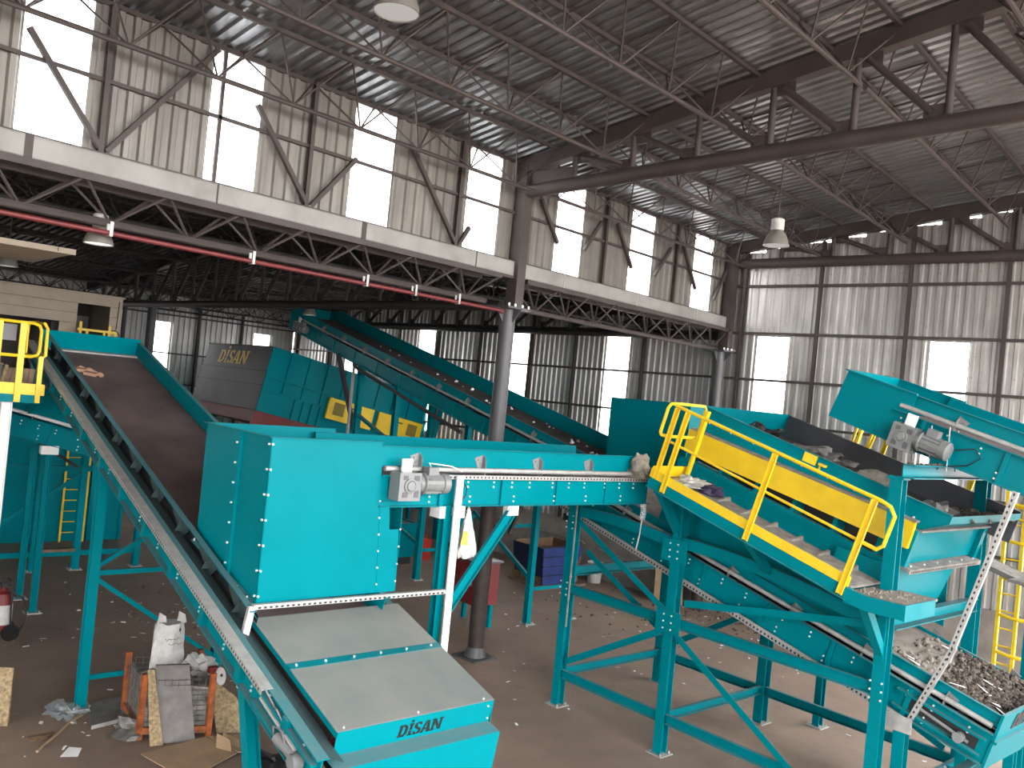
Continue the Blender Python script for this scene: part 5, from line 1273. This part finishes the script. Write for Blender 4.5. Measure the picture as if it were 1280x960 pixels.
for k in range(11): t.part('rung', MB().tube((6.5, 24.5, 0.25 + k * 0.28), (7.06, 24.5, 0.25 + k * 0.28), 0.013, 6), 'yellow')

# conveyor passing behind the wide one
F7 = map_u(2.2, 18.0, 3.755, -0.258)
t = Thing('belt_conveyor', (4, 18.5, 0), 'dark turquoise conveyor sloping down behind the left white post', 'conveyor', 'belt conveyors')
conveyor(t, F7, 5.2, 1.2, web=0.36, rim=0.62, sk0=0.45, step=1.2, tray=False, tubem='white_steel')
leg(t, (4.45, 18.05, 0), (4.45, 18.05, 3.02), 0.1, 0.1); t.part('hinge_bracket', MB().box((4.3, 17.95, 3.0), (4.6, 18.1, 3.16)), 'white_steel')
leg(t, (4.45, 19.15, 0), (4.45, 19.15, 3.02), 0.1, 0.1)
t = Thing('transfer_chute', (4.9, 17.6, 3.7), 'dark turquoise chute box below the head of the wide conveyor', 'chute')
t.part('side_plate', MB().poly([(4.0, 17.3, 4.0), (4.0, 17.9, 3.75), (4.0, 18.1, 4.75), (4.0, 17.55, 4.8)], (0.01, 0, 0)), 'turquoise')
t.part('side_plate', MB().poly([(5.8, 17.3, 4.0), (5.8, 17.9, 3.75), (5.8, 18.1, 4.75), (5.8, 17.55, 4.8)], (-0.01, 0, 0)), 'turquoise')
t.part('back_plate', MB().quad((4.0, 17.9, 3.75), (5.8, 17.9, 3.75), (5.8, 18.1, 4.75), (4.0, 18.1, 4.75), 0.01), 'turquoise')

# ---------------------------------------------------------------- platform at the left edge
t = Thing('access_platform', (2.8, 16.2, 0), 'platform with turquoise edge and yellow toe board on a white post, left edge', 'platform')
t.part('deck', MB().box((1.6, 15.5, 4.19), (3.64, 17.6, 4.24)), 'dusty_grate')
t.part('edge_beam', MB().box((1.6, 15.46, 4.09), (3.64, 15.5, 4.24)).box((3.6, 15.46, 4.09), (3.64, 17.6, 4.24)), 'turquoise')
t.part('toe_board', MB().box((1.6, 15.45, 4.22), (3.66, 15.46, 4.40)), 'yellow')
leg(t, (3.17, 15.62, 0), (3.17, 15.62, 4.1), 0.14, 0.14, m='white_steel', up=(1, 0, 0))
leg(t, (3.17, 17.4, 0), (3.17, 17.4, 4.1), 0.14, 0.14, m='white_steel', up=(1, 0, 0))
t.part('brace', MB().bar((3.2, 15.7, 4.05), (3.6, 17.5, 2.8), 0.06, 0.08), 'turquoise')
t = Thing('guard_rail', (3.2, 15.45, 4.2), 'yellow guard rail with rounded loop at the left edge', 'railing', 'yellow guard rails')
y0 = 15.45
t.part('top_loop', MB().path([(1.6, y0, 5.36), (3.42, y0, 5.36), (3.5, y0, 5.33), (3.53, y0, 5.25), (3.53, y0, 4.93), (3.5, y0, 4.86), (3.42, y0, 4.83), (1.6, y0, 4.83)], 0.026, 8), 'yellow')
t.part('end_loop', MB().path([(3.58, y0, 4.83), (3.62, y0, 4.86), (3.62, y0 + 0.02, 5.3), (3.58, y0 + 0.04, 5.37), (3.58, y0 + 0.6, 5.4), (3.58, y0 + 1.1, 5.4), (3.58, y0 + 1.15, 4.85), (3.58, y0 + 0.05, 4.83)], 0.026, 8), 'yellow')
for u, w in ((2.95, 0.07), (3.27, 0.09), (3.56, 0.07)): t.part('post', MB().box((u - w / 2, y0 - 0.03, 4.1), (u + w / 2, y0 + 0.02, 5.35 if u < 3.5 else 4.84)), 'yellow')
t = Thing('wooden_box', (3.35, 16.1, 4.24), 'brown wooden plank crate leaning on the left platform', 'crate')
for k in range(5): t.part('plank', MB().hexa([(3.12 + k * 0.09, 15.85, 4.24), (3.2 + k * 0.09, 15.85, 4.24), (3.2 + k * 0.09, 16.2, 4.24), (3.12 + k * 0.09, 16.2, 4.24), (3.2 + k * 0.08, 15.9, 4.62), (3.275 + k * 0.08, 15.9, 4.62), (3.275 + k * 0.08, 16.25, 4.62), (3.2 + k * 0.08, 16.25, 4.62)]), 'wood')
t.part('crate_edge', MB().bar((3.08, 15.83, 4.24), (3.18, 15.88, 4.66), 0.03, 0.05), 'osb')
t = Thing('leaning_board', (2.95, 16.0, 4.24), 'grey board leaning on the left platform beside the plank crate', 'board')
t.part('board', MB().quad((2.75, 15.9, 4.24), (3.1, 15.9, 4.24), (3.15, 16.05, 4.66), (2.85, 16.2, 4.76), 0.02), 'grey_sheet'); t.part('edge_strip', MB().bar((2.83, 16.2, 4.76), (3.16, 16.04, 4.66), 0.03, 0.025), 'cardboard')
# beige soffit corner at the far upper left
t = Thing('soffit_panel', (2.9, 11.9, 6.2), 'beige panel corner jutting in at the left edge under the red pipe', 'panel')
_o = Vector((3.42, 13.6, 6.42)); t.part('panel', MB().box((2.2, 13.6, 6.36), (3.42, 16.0, 6.42)), 'cabin'); t.part('edge_trim', MB().box((2.2, 13.58, 6.35), (3.44, 13.6, 6.43)), 'cabin'); t.part('clip', MB().box((3.2, 13.575, 6.37), (3.21, 13.58, 6.43)), 'brown_steel')

# gloves on the belt
t = Thing('work_glove', F1(10.4, 0.45, 0.23), 'pair of brown work gloves lying on the dark belt', 'gloves')
def finger(mb, pts, r): mb.path(pts, r, 6)
for gi, (s0, t0, rot) in enumerate(((10.35, 0.38, 0.2), (10.2, 0.52, 0.5))):
    mb = MB(); R2 = lambda a, b: (s0 + a * math.cos(rot) - b * math.sin(rot), t0 + a * math.sin(rot) + b * math.cos(rot))
    def PP(a, b, h): x, y = R2(a, b); return F1(x, y, 0.225 + h)
    mb.hexa([PP(-0.07, 0, 0), PP(0.07, 0, 0), PP(0.075, 0.2, 0), PP(-0.075, 0.2, 0), PP(-0.06, 0, 0.04), PP(0.06, 0, 0.04), PP(0.065, 0.2, 0.05), PP(-0.065, 0.2, 0.05)])
    for k in range(4): mb.path([PP(-0.055 + k * 0.036, 0.18, 0.025), PP(-0.06 + k * 0.04, 0.25, 0.045), PP(-0.065 + k * 0.044, 0.32 - abs(k - 1.5) * 0.02, 0.02)], 0.018, 6)
    mb.path([PP(0.06, 0.05, 0.02), PP(0.12, 0.1, 0.035), PP(0.13, 0.17, 0.02)], 0.02, 6)
    t.part('glove', mb, 'glove')

# ---------------------------------------------------------------- things by the back wall
t = Thing('blue_bin', (16.6, 16.7, 0), 'blue steel bin with rusty rim on a pallet behind the support frame', 'bin')
t.part('pallet', MB().box((15.9, 16.1, 0), (17.5, 17.5, 0.06)), 'wood')
A = [(16.0, 16.25), (17.3, 16.4), (17.2, 17.5), (15.9, 17.35)]
t.part('side_panel', MB().poly([(16.0, 16.25, 0.08), (16.0, 17.35, 0.08), (15.9, 17.4, 1.05), (15.9, 16.2, 1.05)], (0.02, 0, 0)), 'dark_blue')
for k in range(4):
    z0, z1 = 0.08 + k * 0.245, 0.315 + k * 0.245
    t.part('front_band', MB().poly([(16.0 - 0.1 * z0, 16.22, z0), (16.6 + 0.75 * min(1, z0 + 0.2), 16.22, z0), (16.6 + 0.75 * min(1, z1 + 0.2), 16.22, z1), (16.0 - 0.1 * z1, 16.22, z1)], (0, 0.02, 0)), 'blue')
    t.part('front_rib', MB().box((15.95, 16.2, z1 - 0.005), (16.65 + 0.7 * min(1, z1 + 0.2), 16.24, z1 + 0.02)), 'dark_blue')
t.part('back_panel', MB().box((15.95, 17.35, 0.08), (17.4, 17.38, 1.08)), 'rust_dust'); t.part('far_panel', MB().box((17.35, 16.25, 0.6), (17.38, 17.38, 1.08)), 'rust_dust'); t.part('load', MB().box((15.98, 16.28, 0.08), (17.35, 17.34, 0.85)), 'rust_dust')
t = Thing('white_bucket', (18.1, 16.3, 0), 'white bucket standing against the concrete plinth', 'bucket')
t.part('pail', MB().lathe((18.1, 16.35, 0.0), [(0.19, 0), (0.22, 0.52), (0.235, 0.52), (0.235, 0.55), (0.205, 0.55), (0.18, 0.04), (0.0, 0.03)], 18), 'plastic_white'); t.part('content', MB().lathe((18.1, 16.35, 0.47), [(0.2, 0), (0.15, 0.03), (0, 0.05)], 14), 'dirt')
t = Thing('leaning_sheet', (19.2, 17.8, 0), 'brown board leaning against the plinth left of the blue bin', 'board')
t.part('board', MB().quad((18.6, 17.9, 0.0), (19.0, 17.3, 0.0), (19.4, 17.6, 1.5), (19.0, 18.2, 1.5), 0.02), 'grey_sheet'); t.part('edge', MB().bar((18.6, 17.9, 0.02), (19.0, 18.2, 1.5), 0.03, 0.03), 'wood')
t = Thing('leaning_sheet', (18.9, 14.3, 0), 'pale board leaning on the plinth behind the frame leg', 'board')
t.part('board', MB().quad((17.95, 14.1, 0.0), (18.35, 13.5, 0.0), (18.75, 13.9, 1.35), (18.4, 14.5, 1.45), 0.02), 'cardboard'); t.part('edge', MB().bar((17.95, 14.1, 0.02), (18.4, 14.5, 1.45), 0.03, 0.03), 'osb')
t = Thing('wall_conduit', (18, 18, 1.0), 'thin pale conduit clipped along the concrete plinth', 'conduit', eq=False)
t.part('conduit', MB().path([(20.08, 20.0, 1.15), (20.08, 17.0, 1.0), (20.08, 15.2, 0.95), (20.08, 15.1, 0.9)], 0.02, 6), 'fascia'); t.part('conduit', MB().path([(20.08, 14.6, 0.85), (20.08, 13.2, 0.7), (20.08, 12.0, 0.6)], 0.02, 6), 'fascia'); t.part('junction_box', MB().box((20.0, 15.6, 1.45), (20.12, 15.9, 1.65)), 'black')

# red cabinet behind the column
t = Thing('red_cabinet', (11.9, 14.3, 0), 'dark red steel cabinet on a stand behind the thick column', 'cabinet')
t.part('body', MB().box((11.75, 13.85, 0.5), (12.35, 14.9, 1.38)), 'red_dark'); t.part('door', MB().box((11.72, 13.9, 0.53), (11.75, 14.85, 1.35)), 'red_dark'); t.part('top', MB().box((11.7, 13.8, 1.38), (12.4, 14.95, 1.42)), 'column_grey')
for u in (11.8, 12.25):
    for v in (13.93, 14.8): t.part('leg', MB().box((u - 0.04, v - 0.04, 0), (u + 0.04, v + 0.04, 0.5)), 'turquoise')
t.part('lock', MB().box((11.70, 13.98, 0.9), (11.72, 14.02, 1.0)), 'galvanised')

# plastic bag hung under the level conveyor
def bag(name, c, w, d, h, m, label, cat, seed, peak=False):
    rg = random.Random(seed); mb = MB(); n, rows = 20, 12; ring = []
    ph = [rg.uniform(0, 6.28) for _ in range(6)]
    for j in range(rows + 1):
        q = j / rows; z = h * q
        prof = (0.10 + 0.9 * (1 - q) ** 0.75) if peak else (0.9 + 0.1 * math.sin(q * 3.1))
        if q < 0.08: prof *= 0.8 + 2.5 * q
        for k in range(n):
            a = 2 * math.pi * k / n
            wv = 1 + 0.13 * math.sin(3 * a + ph[0] + 2 * q) + 0.09 * math.sin(5 * a + ph[1] - 3 * q) + 0.06 * math.sin(9 * a + ph[2] + 7 * q)
            zz = z + (0.03 * math.sin(4 * a + ph[3]) * h if j == rows else 0) + 0.012 * math.sin(7 * a + 20 * q)
            ring.append(Vector(c) + Vector((w / 2 * prof * wv * math.cos(a), d / 2 * prof * wv * math.sin(a), zz)))
    fs = [(j * n + k, j * n + (k + 1) % n, (j + 1) * n + (k + 1) % n, (j + 1) * n + k) for j in range(rows) for k in range(n)]
    fs += [tuple(range(n - 1, -1, -1)), tuple(range(rows * n, rows * n + n))]
    mb.add(ring, fs); return mb
t = Thing('hanging_bag', (6.92, 8.45, 2.9), 'white plastic bag with yellow print hung under the level conveyor', 'bag')
t.part('bag', bag('b', (6.92, 8.45, 2.9), 0.30, 0.2, 0.60, 'plastic_white', '', '', 3, True), 'plastic_white'); t.part('print', MB().quad((6.78, 8.375, 3.08), (6.87, 8.345, 3.06), (6.90, 8.385, 3.22), (6.84, 8.40, 3.24), 0.003), 'sticker')
t.part('tie', MB().tube((6.92, 8.45, 3.48), (6.92, 8.45, 3.57), 0.008, 6), 'plastic_white')
t = Thing('film_strip', (9.6, 7.95, 2.9), 'clear plastic film strip hung beside the walkway bracket', 'film')
t.part('film', MB().path([(10.1, 8.3, 3.55), (10.1, 8.28, 3.45), (10.1, 8.3, 3.33)], 0.045, 6), 'clear_film'); t.part('cord', MB().path([(10.1, 8.3, 3.33), (10.12, 8.33, 3.1), (10.1, 8.36, 2.85)], 0.01, 5), 'plastic_white')
t = Thing('hanging_rope', (10.28, 9.75, 2.0), 'thin pale rope hung from the left leg of the support frame', 'rope')
t.part('rope', MB().path([(10.2, 9.72, 3.4), (10.18, 9.70, 2.8), (10.2, 9.72, 2.2), (10.19, 9.71, 1.55), (10.2, 9.72, 1.35)], 0.012, 5), 'cloth_beige'); t.part('knot', MB().lathe((10.19, 9.71, 2.15), [(0.0, -0.05), (0.025, 0), (0.0, 0.05)], 6), 'cloth_beige')

# ---------------------------------------------------------------- floor clutter, lower left
FLp, FRp, BRp, BLp = Vector((4.27, 11.55, 0)), Vector((5.06, 11.22, 0)), Vector((5.30, 12.25, 0)), Vector((4.38, 12.52, 0))
t = Thing('wire_crate', (4.7, 11.9, 0), 'orange framed wire mesh crate stuffed with waste sacks', 'crate')
hc = 0.86
for p in (FLp, FRp, BRp, BLp): t.part('corner_post', MB().bar(p, p + Vector((0.0, 0, hc)), 0.07, 0.07, up=(1, 0, 0)), 'orange_rack')
for a, b in ((FLp, FRp), (FRp, BRp), (BRp, BLp), (BLp, FLp)):
    t.part('bottom_rail', MB().bar(a + Vector((0, 0, 0.12)), b + Vector((0, 0, 0.12)), 0.05, 0.08), 'orange_rack')
    mb = MB()
    for k in range(1, 10): q = a + (b - a) * (k / 10); mb.tube(q + Vector((0, 0, 0.14)), q + Vector((0, 0, hc - 0.06)), 0.004, 4)
    for k in range(10): z = Vector((0, 0, 0.16 + k * 0.068)); mb.tube(a + z, b + z, 0.004, 4)
    t.part('wire_mesh', mb, 'wire', kind='stuff')
ctr = (FLp + FRp + BRp + BLp) / 4
lin = lambda p, q: ctr + (p - ctr) * 0.93 + Vector((0, 0, q))
t.part('liner_sack', MB().hexa([lin(FLp, 0.14), lin(FRp, 0.14), lin(BRp, 0.14), lin(BLp, 0.14), lin(FLp, 0.74), lin(FRp, 0.66), lin(BRp, 0.7), lin(BLp, 0.68)]), 'sack_grey')
t.part('crate_floor', MB().hexa([FLp + Vector((0, 0, 0.06)), FRp + Vector((0, 0, 0.06)), BRp + Vector((0, 0, 0.06)), BLp + Vector((0, 0, 0.06)), FLp + Vector((0, 0, 0.09)), FRp + Vector((0, 0, 0.09)), BRp + Vector((0, 0, 0.09)), BLp + Vector((0, 0, 0.09))]), 'wood')
t = Thing('white_sack', (4.72, 12.0, 0.72), 'white sack with scribbled writing standing on top of the wire crate', 'sack')
t.part('sack', bag('s', (4.72, 12.0, 0.72), 0.42, 0.26, 0.66, '', '', '', 5), 'plastic_white')
for du in (-0.13, 0.14): t.part('sack_ear', MB().poly([(4.72 + du - 0.06, 11.98, 1.35), (4.72 + du + 0.07, 11.98, 1.36), (4.72 + du + 0.05, 11.99, 1.47), (4.72 + du - 0.03, 12.0, 1.52)], (0, 0.03, 0)), 'plastic_white')
t.part('tear', MB().lathe((4.79, 11.865, 1.30), [(0.0, 0), (0.03, 0.002), (0.0, 0.004)], 8, (0, -1, 0)), 'ink')
mb = MB(); rg = random.Random(2)
for row in range(2):
    x = 4.60 + row * 0.05
    pts = [(x + k * 0.0125, 11.842, 1.18 - row * 0.06 + rg.uniform(-0.014, 0.016)) for k in range(17)]
    mb.path(pts, 0.003, 4)
t.part('handwriting', mb, 'ink', kind='stuff')
crumple('waste_sack', (5.08, 11.85, 0.64), (0.2, 0.2, 0.17), 'plastic_white', 'crumpled white sack in the right corner of the wire crate', 'sack', 41, group='sacks in the wire crate')
crumple('waste_sack', (4.85, 11.62, 0.66), (0.19, 0.14, 0.1), 'sack_grey', 'torn grey sack spilling over the front of the wire crate', 'sack', 42, group='sacks in the wire crate', spike=0.6)
crumple('waste_sack', (4.5, 11.72, 0.66), (0.18, 0.16, 0.09), 'cloth_beige', 'crumpled beige paper in the left corner of the wire crate', 'sack', 43, group='sacks in the wire crate', spike=0.6)
t = Thing('pot_lid', (5.22, 11.45, 0.7), 'white round lid with red scrap on the right post of the wire crate', 'lid')
t.part('disc', MB().lathe((5.24, 11.4, 0.74), [(0.0, 0), (0.12, 0.0), (0.12, 0.012), (0.0, 0.014)], 18, (0.55, -0.75, 0.3)), 'plastic_white'); t.part('red_scrap', MB().box((5.1, 11.42, 0.78), (5.22, 11.52, 0.86)), 'red_dark'); t.part('hub', MB().lathe((5.245, 11.395, 0.75), [(0.02, 0), (0.02, 0.02)], 8, (0.55, -0.75, 0.3)), 'ink')
t = Thing('sheet_metal_offcut', (4.68, 11.3, 0), 'grey metal sheet leaning on the front of the wire crate', 'panel')
t.part('plate', MB().quad((4.47, 11.28, 0.01), (4.86, 11.14, 0.01), (4.80, 11.42, 0.95), (4.40, 11.56, 0.95), 0.012), 'grey_sheet'); t.part('rolled_edge', MB().bar((4.40, 11.555, 0.95), (4.80, 11.415, 0.95), 0.05, 0.02), 'grey_sheet')
single('osb_strip', MB().quad((4.32, 11.28, 0.0), (4.48, 11.24, 0.0), (4.37, 11.5, 0.92), (4.29, 11.52, 0.92), 0.016), 'osb', (4.4, 11.3, 0), 'narrow chipboard strip leaning left of the grey metal sheet', 'board')
single('osb_offcut', MB().poly([(5.22, 11.3, 0.0), (5.62, 11.1, 0.0), (5.45, 11.3, 0.45), (5.25, 11.5, 0.62), (5.16, 11.5, 0.62)], (0.014, 0.014, 0)), 'osb', (5.4, 11.3, 0), 'chipboard offcut leaning right of the wire crate', 'board')
t = Thing('metal_tray', (4.05, 12.5, 0), 'flat grey metal tray lying on the floor by the conveyor leg', 'tray')
t.part('plate', MB().poly([(4.06, 13.0, 0.02), (4.5, 12.98, 0.06), (4.34, 12.18, 0.03), (3.84, 12.1, 0.02)], (0, 0, 0.012)), 'grey_sheet'); t.part('lip', MB().bar((3.84, 12.1, 0.04), (4.34, 12.18, 0.05), 0.015, 0.05), 'galvanised')
crumple('film_heap', (4.28, 11.85, 0.0), (0.2, 0.28, 0.1), 'sack_grey', 'torn dirty plastic film at the foot of the wire crate', 'film', 44, spike=0.7)
crumple('clear_wrap', (3.7, 12.85, 0.0), (0.2, 0.3, 0.06), 'clear_film', 'clear plastic wrap lying around the conveyor leg foot', 'film', 45, spike=0.6)
single('bent_rod', MB().path([(3.88, 12.65, 0.02), (3.66, 12.45, 0.03), (3.45, 12.15, 0.02), (3.2, 11.85, 0.02), (3.1, 11.7, 0.02)], 0.018, 6), 'cardboard', (3.5, 12.2, 0), 'bent brown rod lying on the floor at lower left', 'rod')
single('paper_sheet', MB().poly([(3.3, 11.45, 0.006), (3.48, 11.36, 0.006), (3.58, 11.56, 0.02), (3.46, 11.68, 0.012)], (0, 0, 0.002)), 'paper', (3.4, 11.5, 0), 'white paper sheet lying on the floor at lower left', 'paper')
crumple('red_scrap', (3.25, 12.15, 0), (0.16, 0.1, 0.02), 'rust_dust', 'reddish crushed scrap lying beside the bent rod', 'scrap', 46)
# cardboard sheets
t = Thing('cardboard_sheet', (4.8, 10.7, 0), 'large brown cardboard sheet lying on the floor before the wire crate', 'cardboard')
t.part('panel', MB().poly([(4.12, 11.02, 0.03), (4.98, 11.12, 0.05), (5.15, 10.5, 0.03), (4.35, 10.1, 0.02)], (0, 0, 0.012)), 'cardboard'); t.part('flap', MB().poly([(5.0, 11.12, 0.05), (5.5, 11.0, 0.03), (5.5, 10.35, 0.03), (5.17, 10.5, 0.04)], (0, 0, 0.012)), 'cardboard')
t.part('tab', MB().quad((4.98, 10.75, 0.05), (5.1, 10.55, 0.05), (5.08, 10.58, 0.2), (4.97, 10.74, 0.24), 0.006), 'cardboard'); t.part('tab', MB().quad((5.1, 10.85, 0.05), (5.24, 10.6, 0.05), (5.22, 10.62, 0.16), (5.1, 10.84, 0.2), 0.006), 'cardboard')
crumple('black_scrap', (5.45, 9.9, 0), (0.25, 0.35, 0.1), 'black', 'dark crumpled sheet lying under the low end of the wide conveyor', 'scrap', 47, spike=0.7)
# chipboard standing at the left edge
t = Thing('osb_stack', (2.9, 12.9, 0), 'two chipboard sheets standing upright at the left edge', 'board')
t.part('board', MB().quad((2.2, 13.1, 0.0), (2.98, 12.72, 0.0), (3.02, 12.85, 0.72), (2.2, 13.25, 0.78), 0.03), 'osb'); t.part('board', MB().quad((2.2, 13.2, 0.0), (3.02, 12.82, 0.0), (3.04, 12.93, 0.66), (2.2, 13.35, 0.72), 0.03), 'osb')
# wheeled fire extinguisher
t = Thing('fire_extinguisher', (3.75, 16.6, 0), 'red wheeled fire extinguisher with white label and coiled hose at the left edge', 'extinguisher')
t.part('cylinder', MB().lathe((3.62, 16.6, 0.12), [(0.05, 0), (0.15, 0.04), (0.16, 0.1), (0.16, 0.55), (0.12, 0.66), (0.05, 0.7), (0.05, 0.76)], 18), 'red_dark')
t.part('label_band', MB().lathe((3.62, 16.6, 0.27), [(0.163, 0), (0.163, 0.33)], 18), 'plastic_white')
t.part('valve', MB().box((3.58, 16.56, 0.86), (3.66, 16.64, 0.96)).tube((3.55, 16.6, 0.95), (3.75, 16.6, 0.98), 0.015, 6), 'black')
t.part('hose', MB().path([(3.66, 16.6, 0.9)] + [(3.82 + 0.16 * math.sin(a), 16.52, 0.42 + 0.32 * math.cos(a)) for a in [x * 0.4 for x in range(0, 17)]], 0.016, 6), 'black')
for dv in (-0.18, 0.18): t.part('wheel', MB().lathe((3.74, 16.6 + dv, 0.14), [(0.14, -0.02), (0.14, 0.02), (0.05, 0.02), (0.05, -0.02), (0.14, -0.02)], 16, (0, 1, 0)), 'black')
t.part('trolley_frame', MB().path([(3.74, 16.42, 0.14), (3.74, 16.78, 0.14), (3.7, 16.75, 1.0), (3.7, 16.45, 1.0), (3.74, 16.42, 0.14)], 0.014, 6), 'black')
# scattered litter on the floor
mb = MB(); rg = random.Random(77)
for cx_, cy_, n, sp in ((6.2, 16.0, 26, 1.2), (7.5, 18.5, 30, 1.6), (12.0, 11.0, 14, 2.0), (13.5, 8.5, 20, 2.2), (15.5, 10.5, 26, 2.2), (4.0, 12.0, 16, 0.9), (15.5, 15.0, 16, 1.5), (18.2, 12.8, 40, 1.2)):
    for k in range(n):
        x, y = cx_ + rg.gauss(0, sp), cy_ + rg.gauss(0, sp); a = rg.uniform(0, 6.28); l, w = rg.uniform(0.02, 0.11), rg.uniform(0.015, 0.05)
        ex, ey = Vector((math.cos(a), math.sin(a), 0)) * l, Vector((-math.sin(a), math.cos(a), 0.2)) * w; p = Vector((x, y, 0.006))
        mb.quad(p, p + ex, p + ex + ey, p + ey, 0.003)
single('floor_litter', mb, 'paper', (8, 14, 0), 'small scraps of paper scattered over the concrete floor', 'litter', kind='stuff')
mb = MB()
for cx_, cy_, n, sp in ((18.4, 12.5, 160, 0.9), (6.8, 17.5, 50, 1.3), (16.5, 13.5, 60, 1.4)):
    for k in range(n):
        x, y = cx_ + rg.gauss(0, sp), cy_ + rg.gauss(0, sp); r = rg.uniform(0.01, 0.05); mb.lathe((x, y, 0), [(r, 0), (r * 0.8, r * 0.5), (r * 0.2, r * 0.8)], 5)
single('floor_rubble', mb, 'dirt', (16, 13, 0), 'dark crumbs and rubble strewn along the foot of the plinth', 'rubble', kind='stuff')
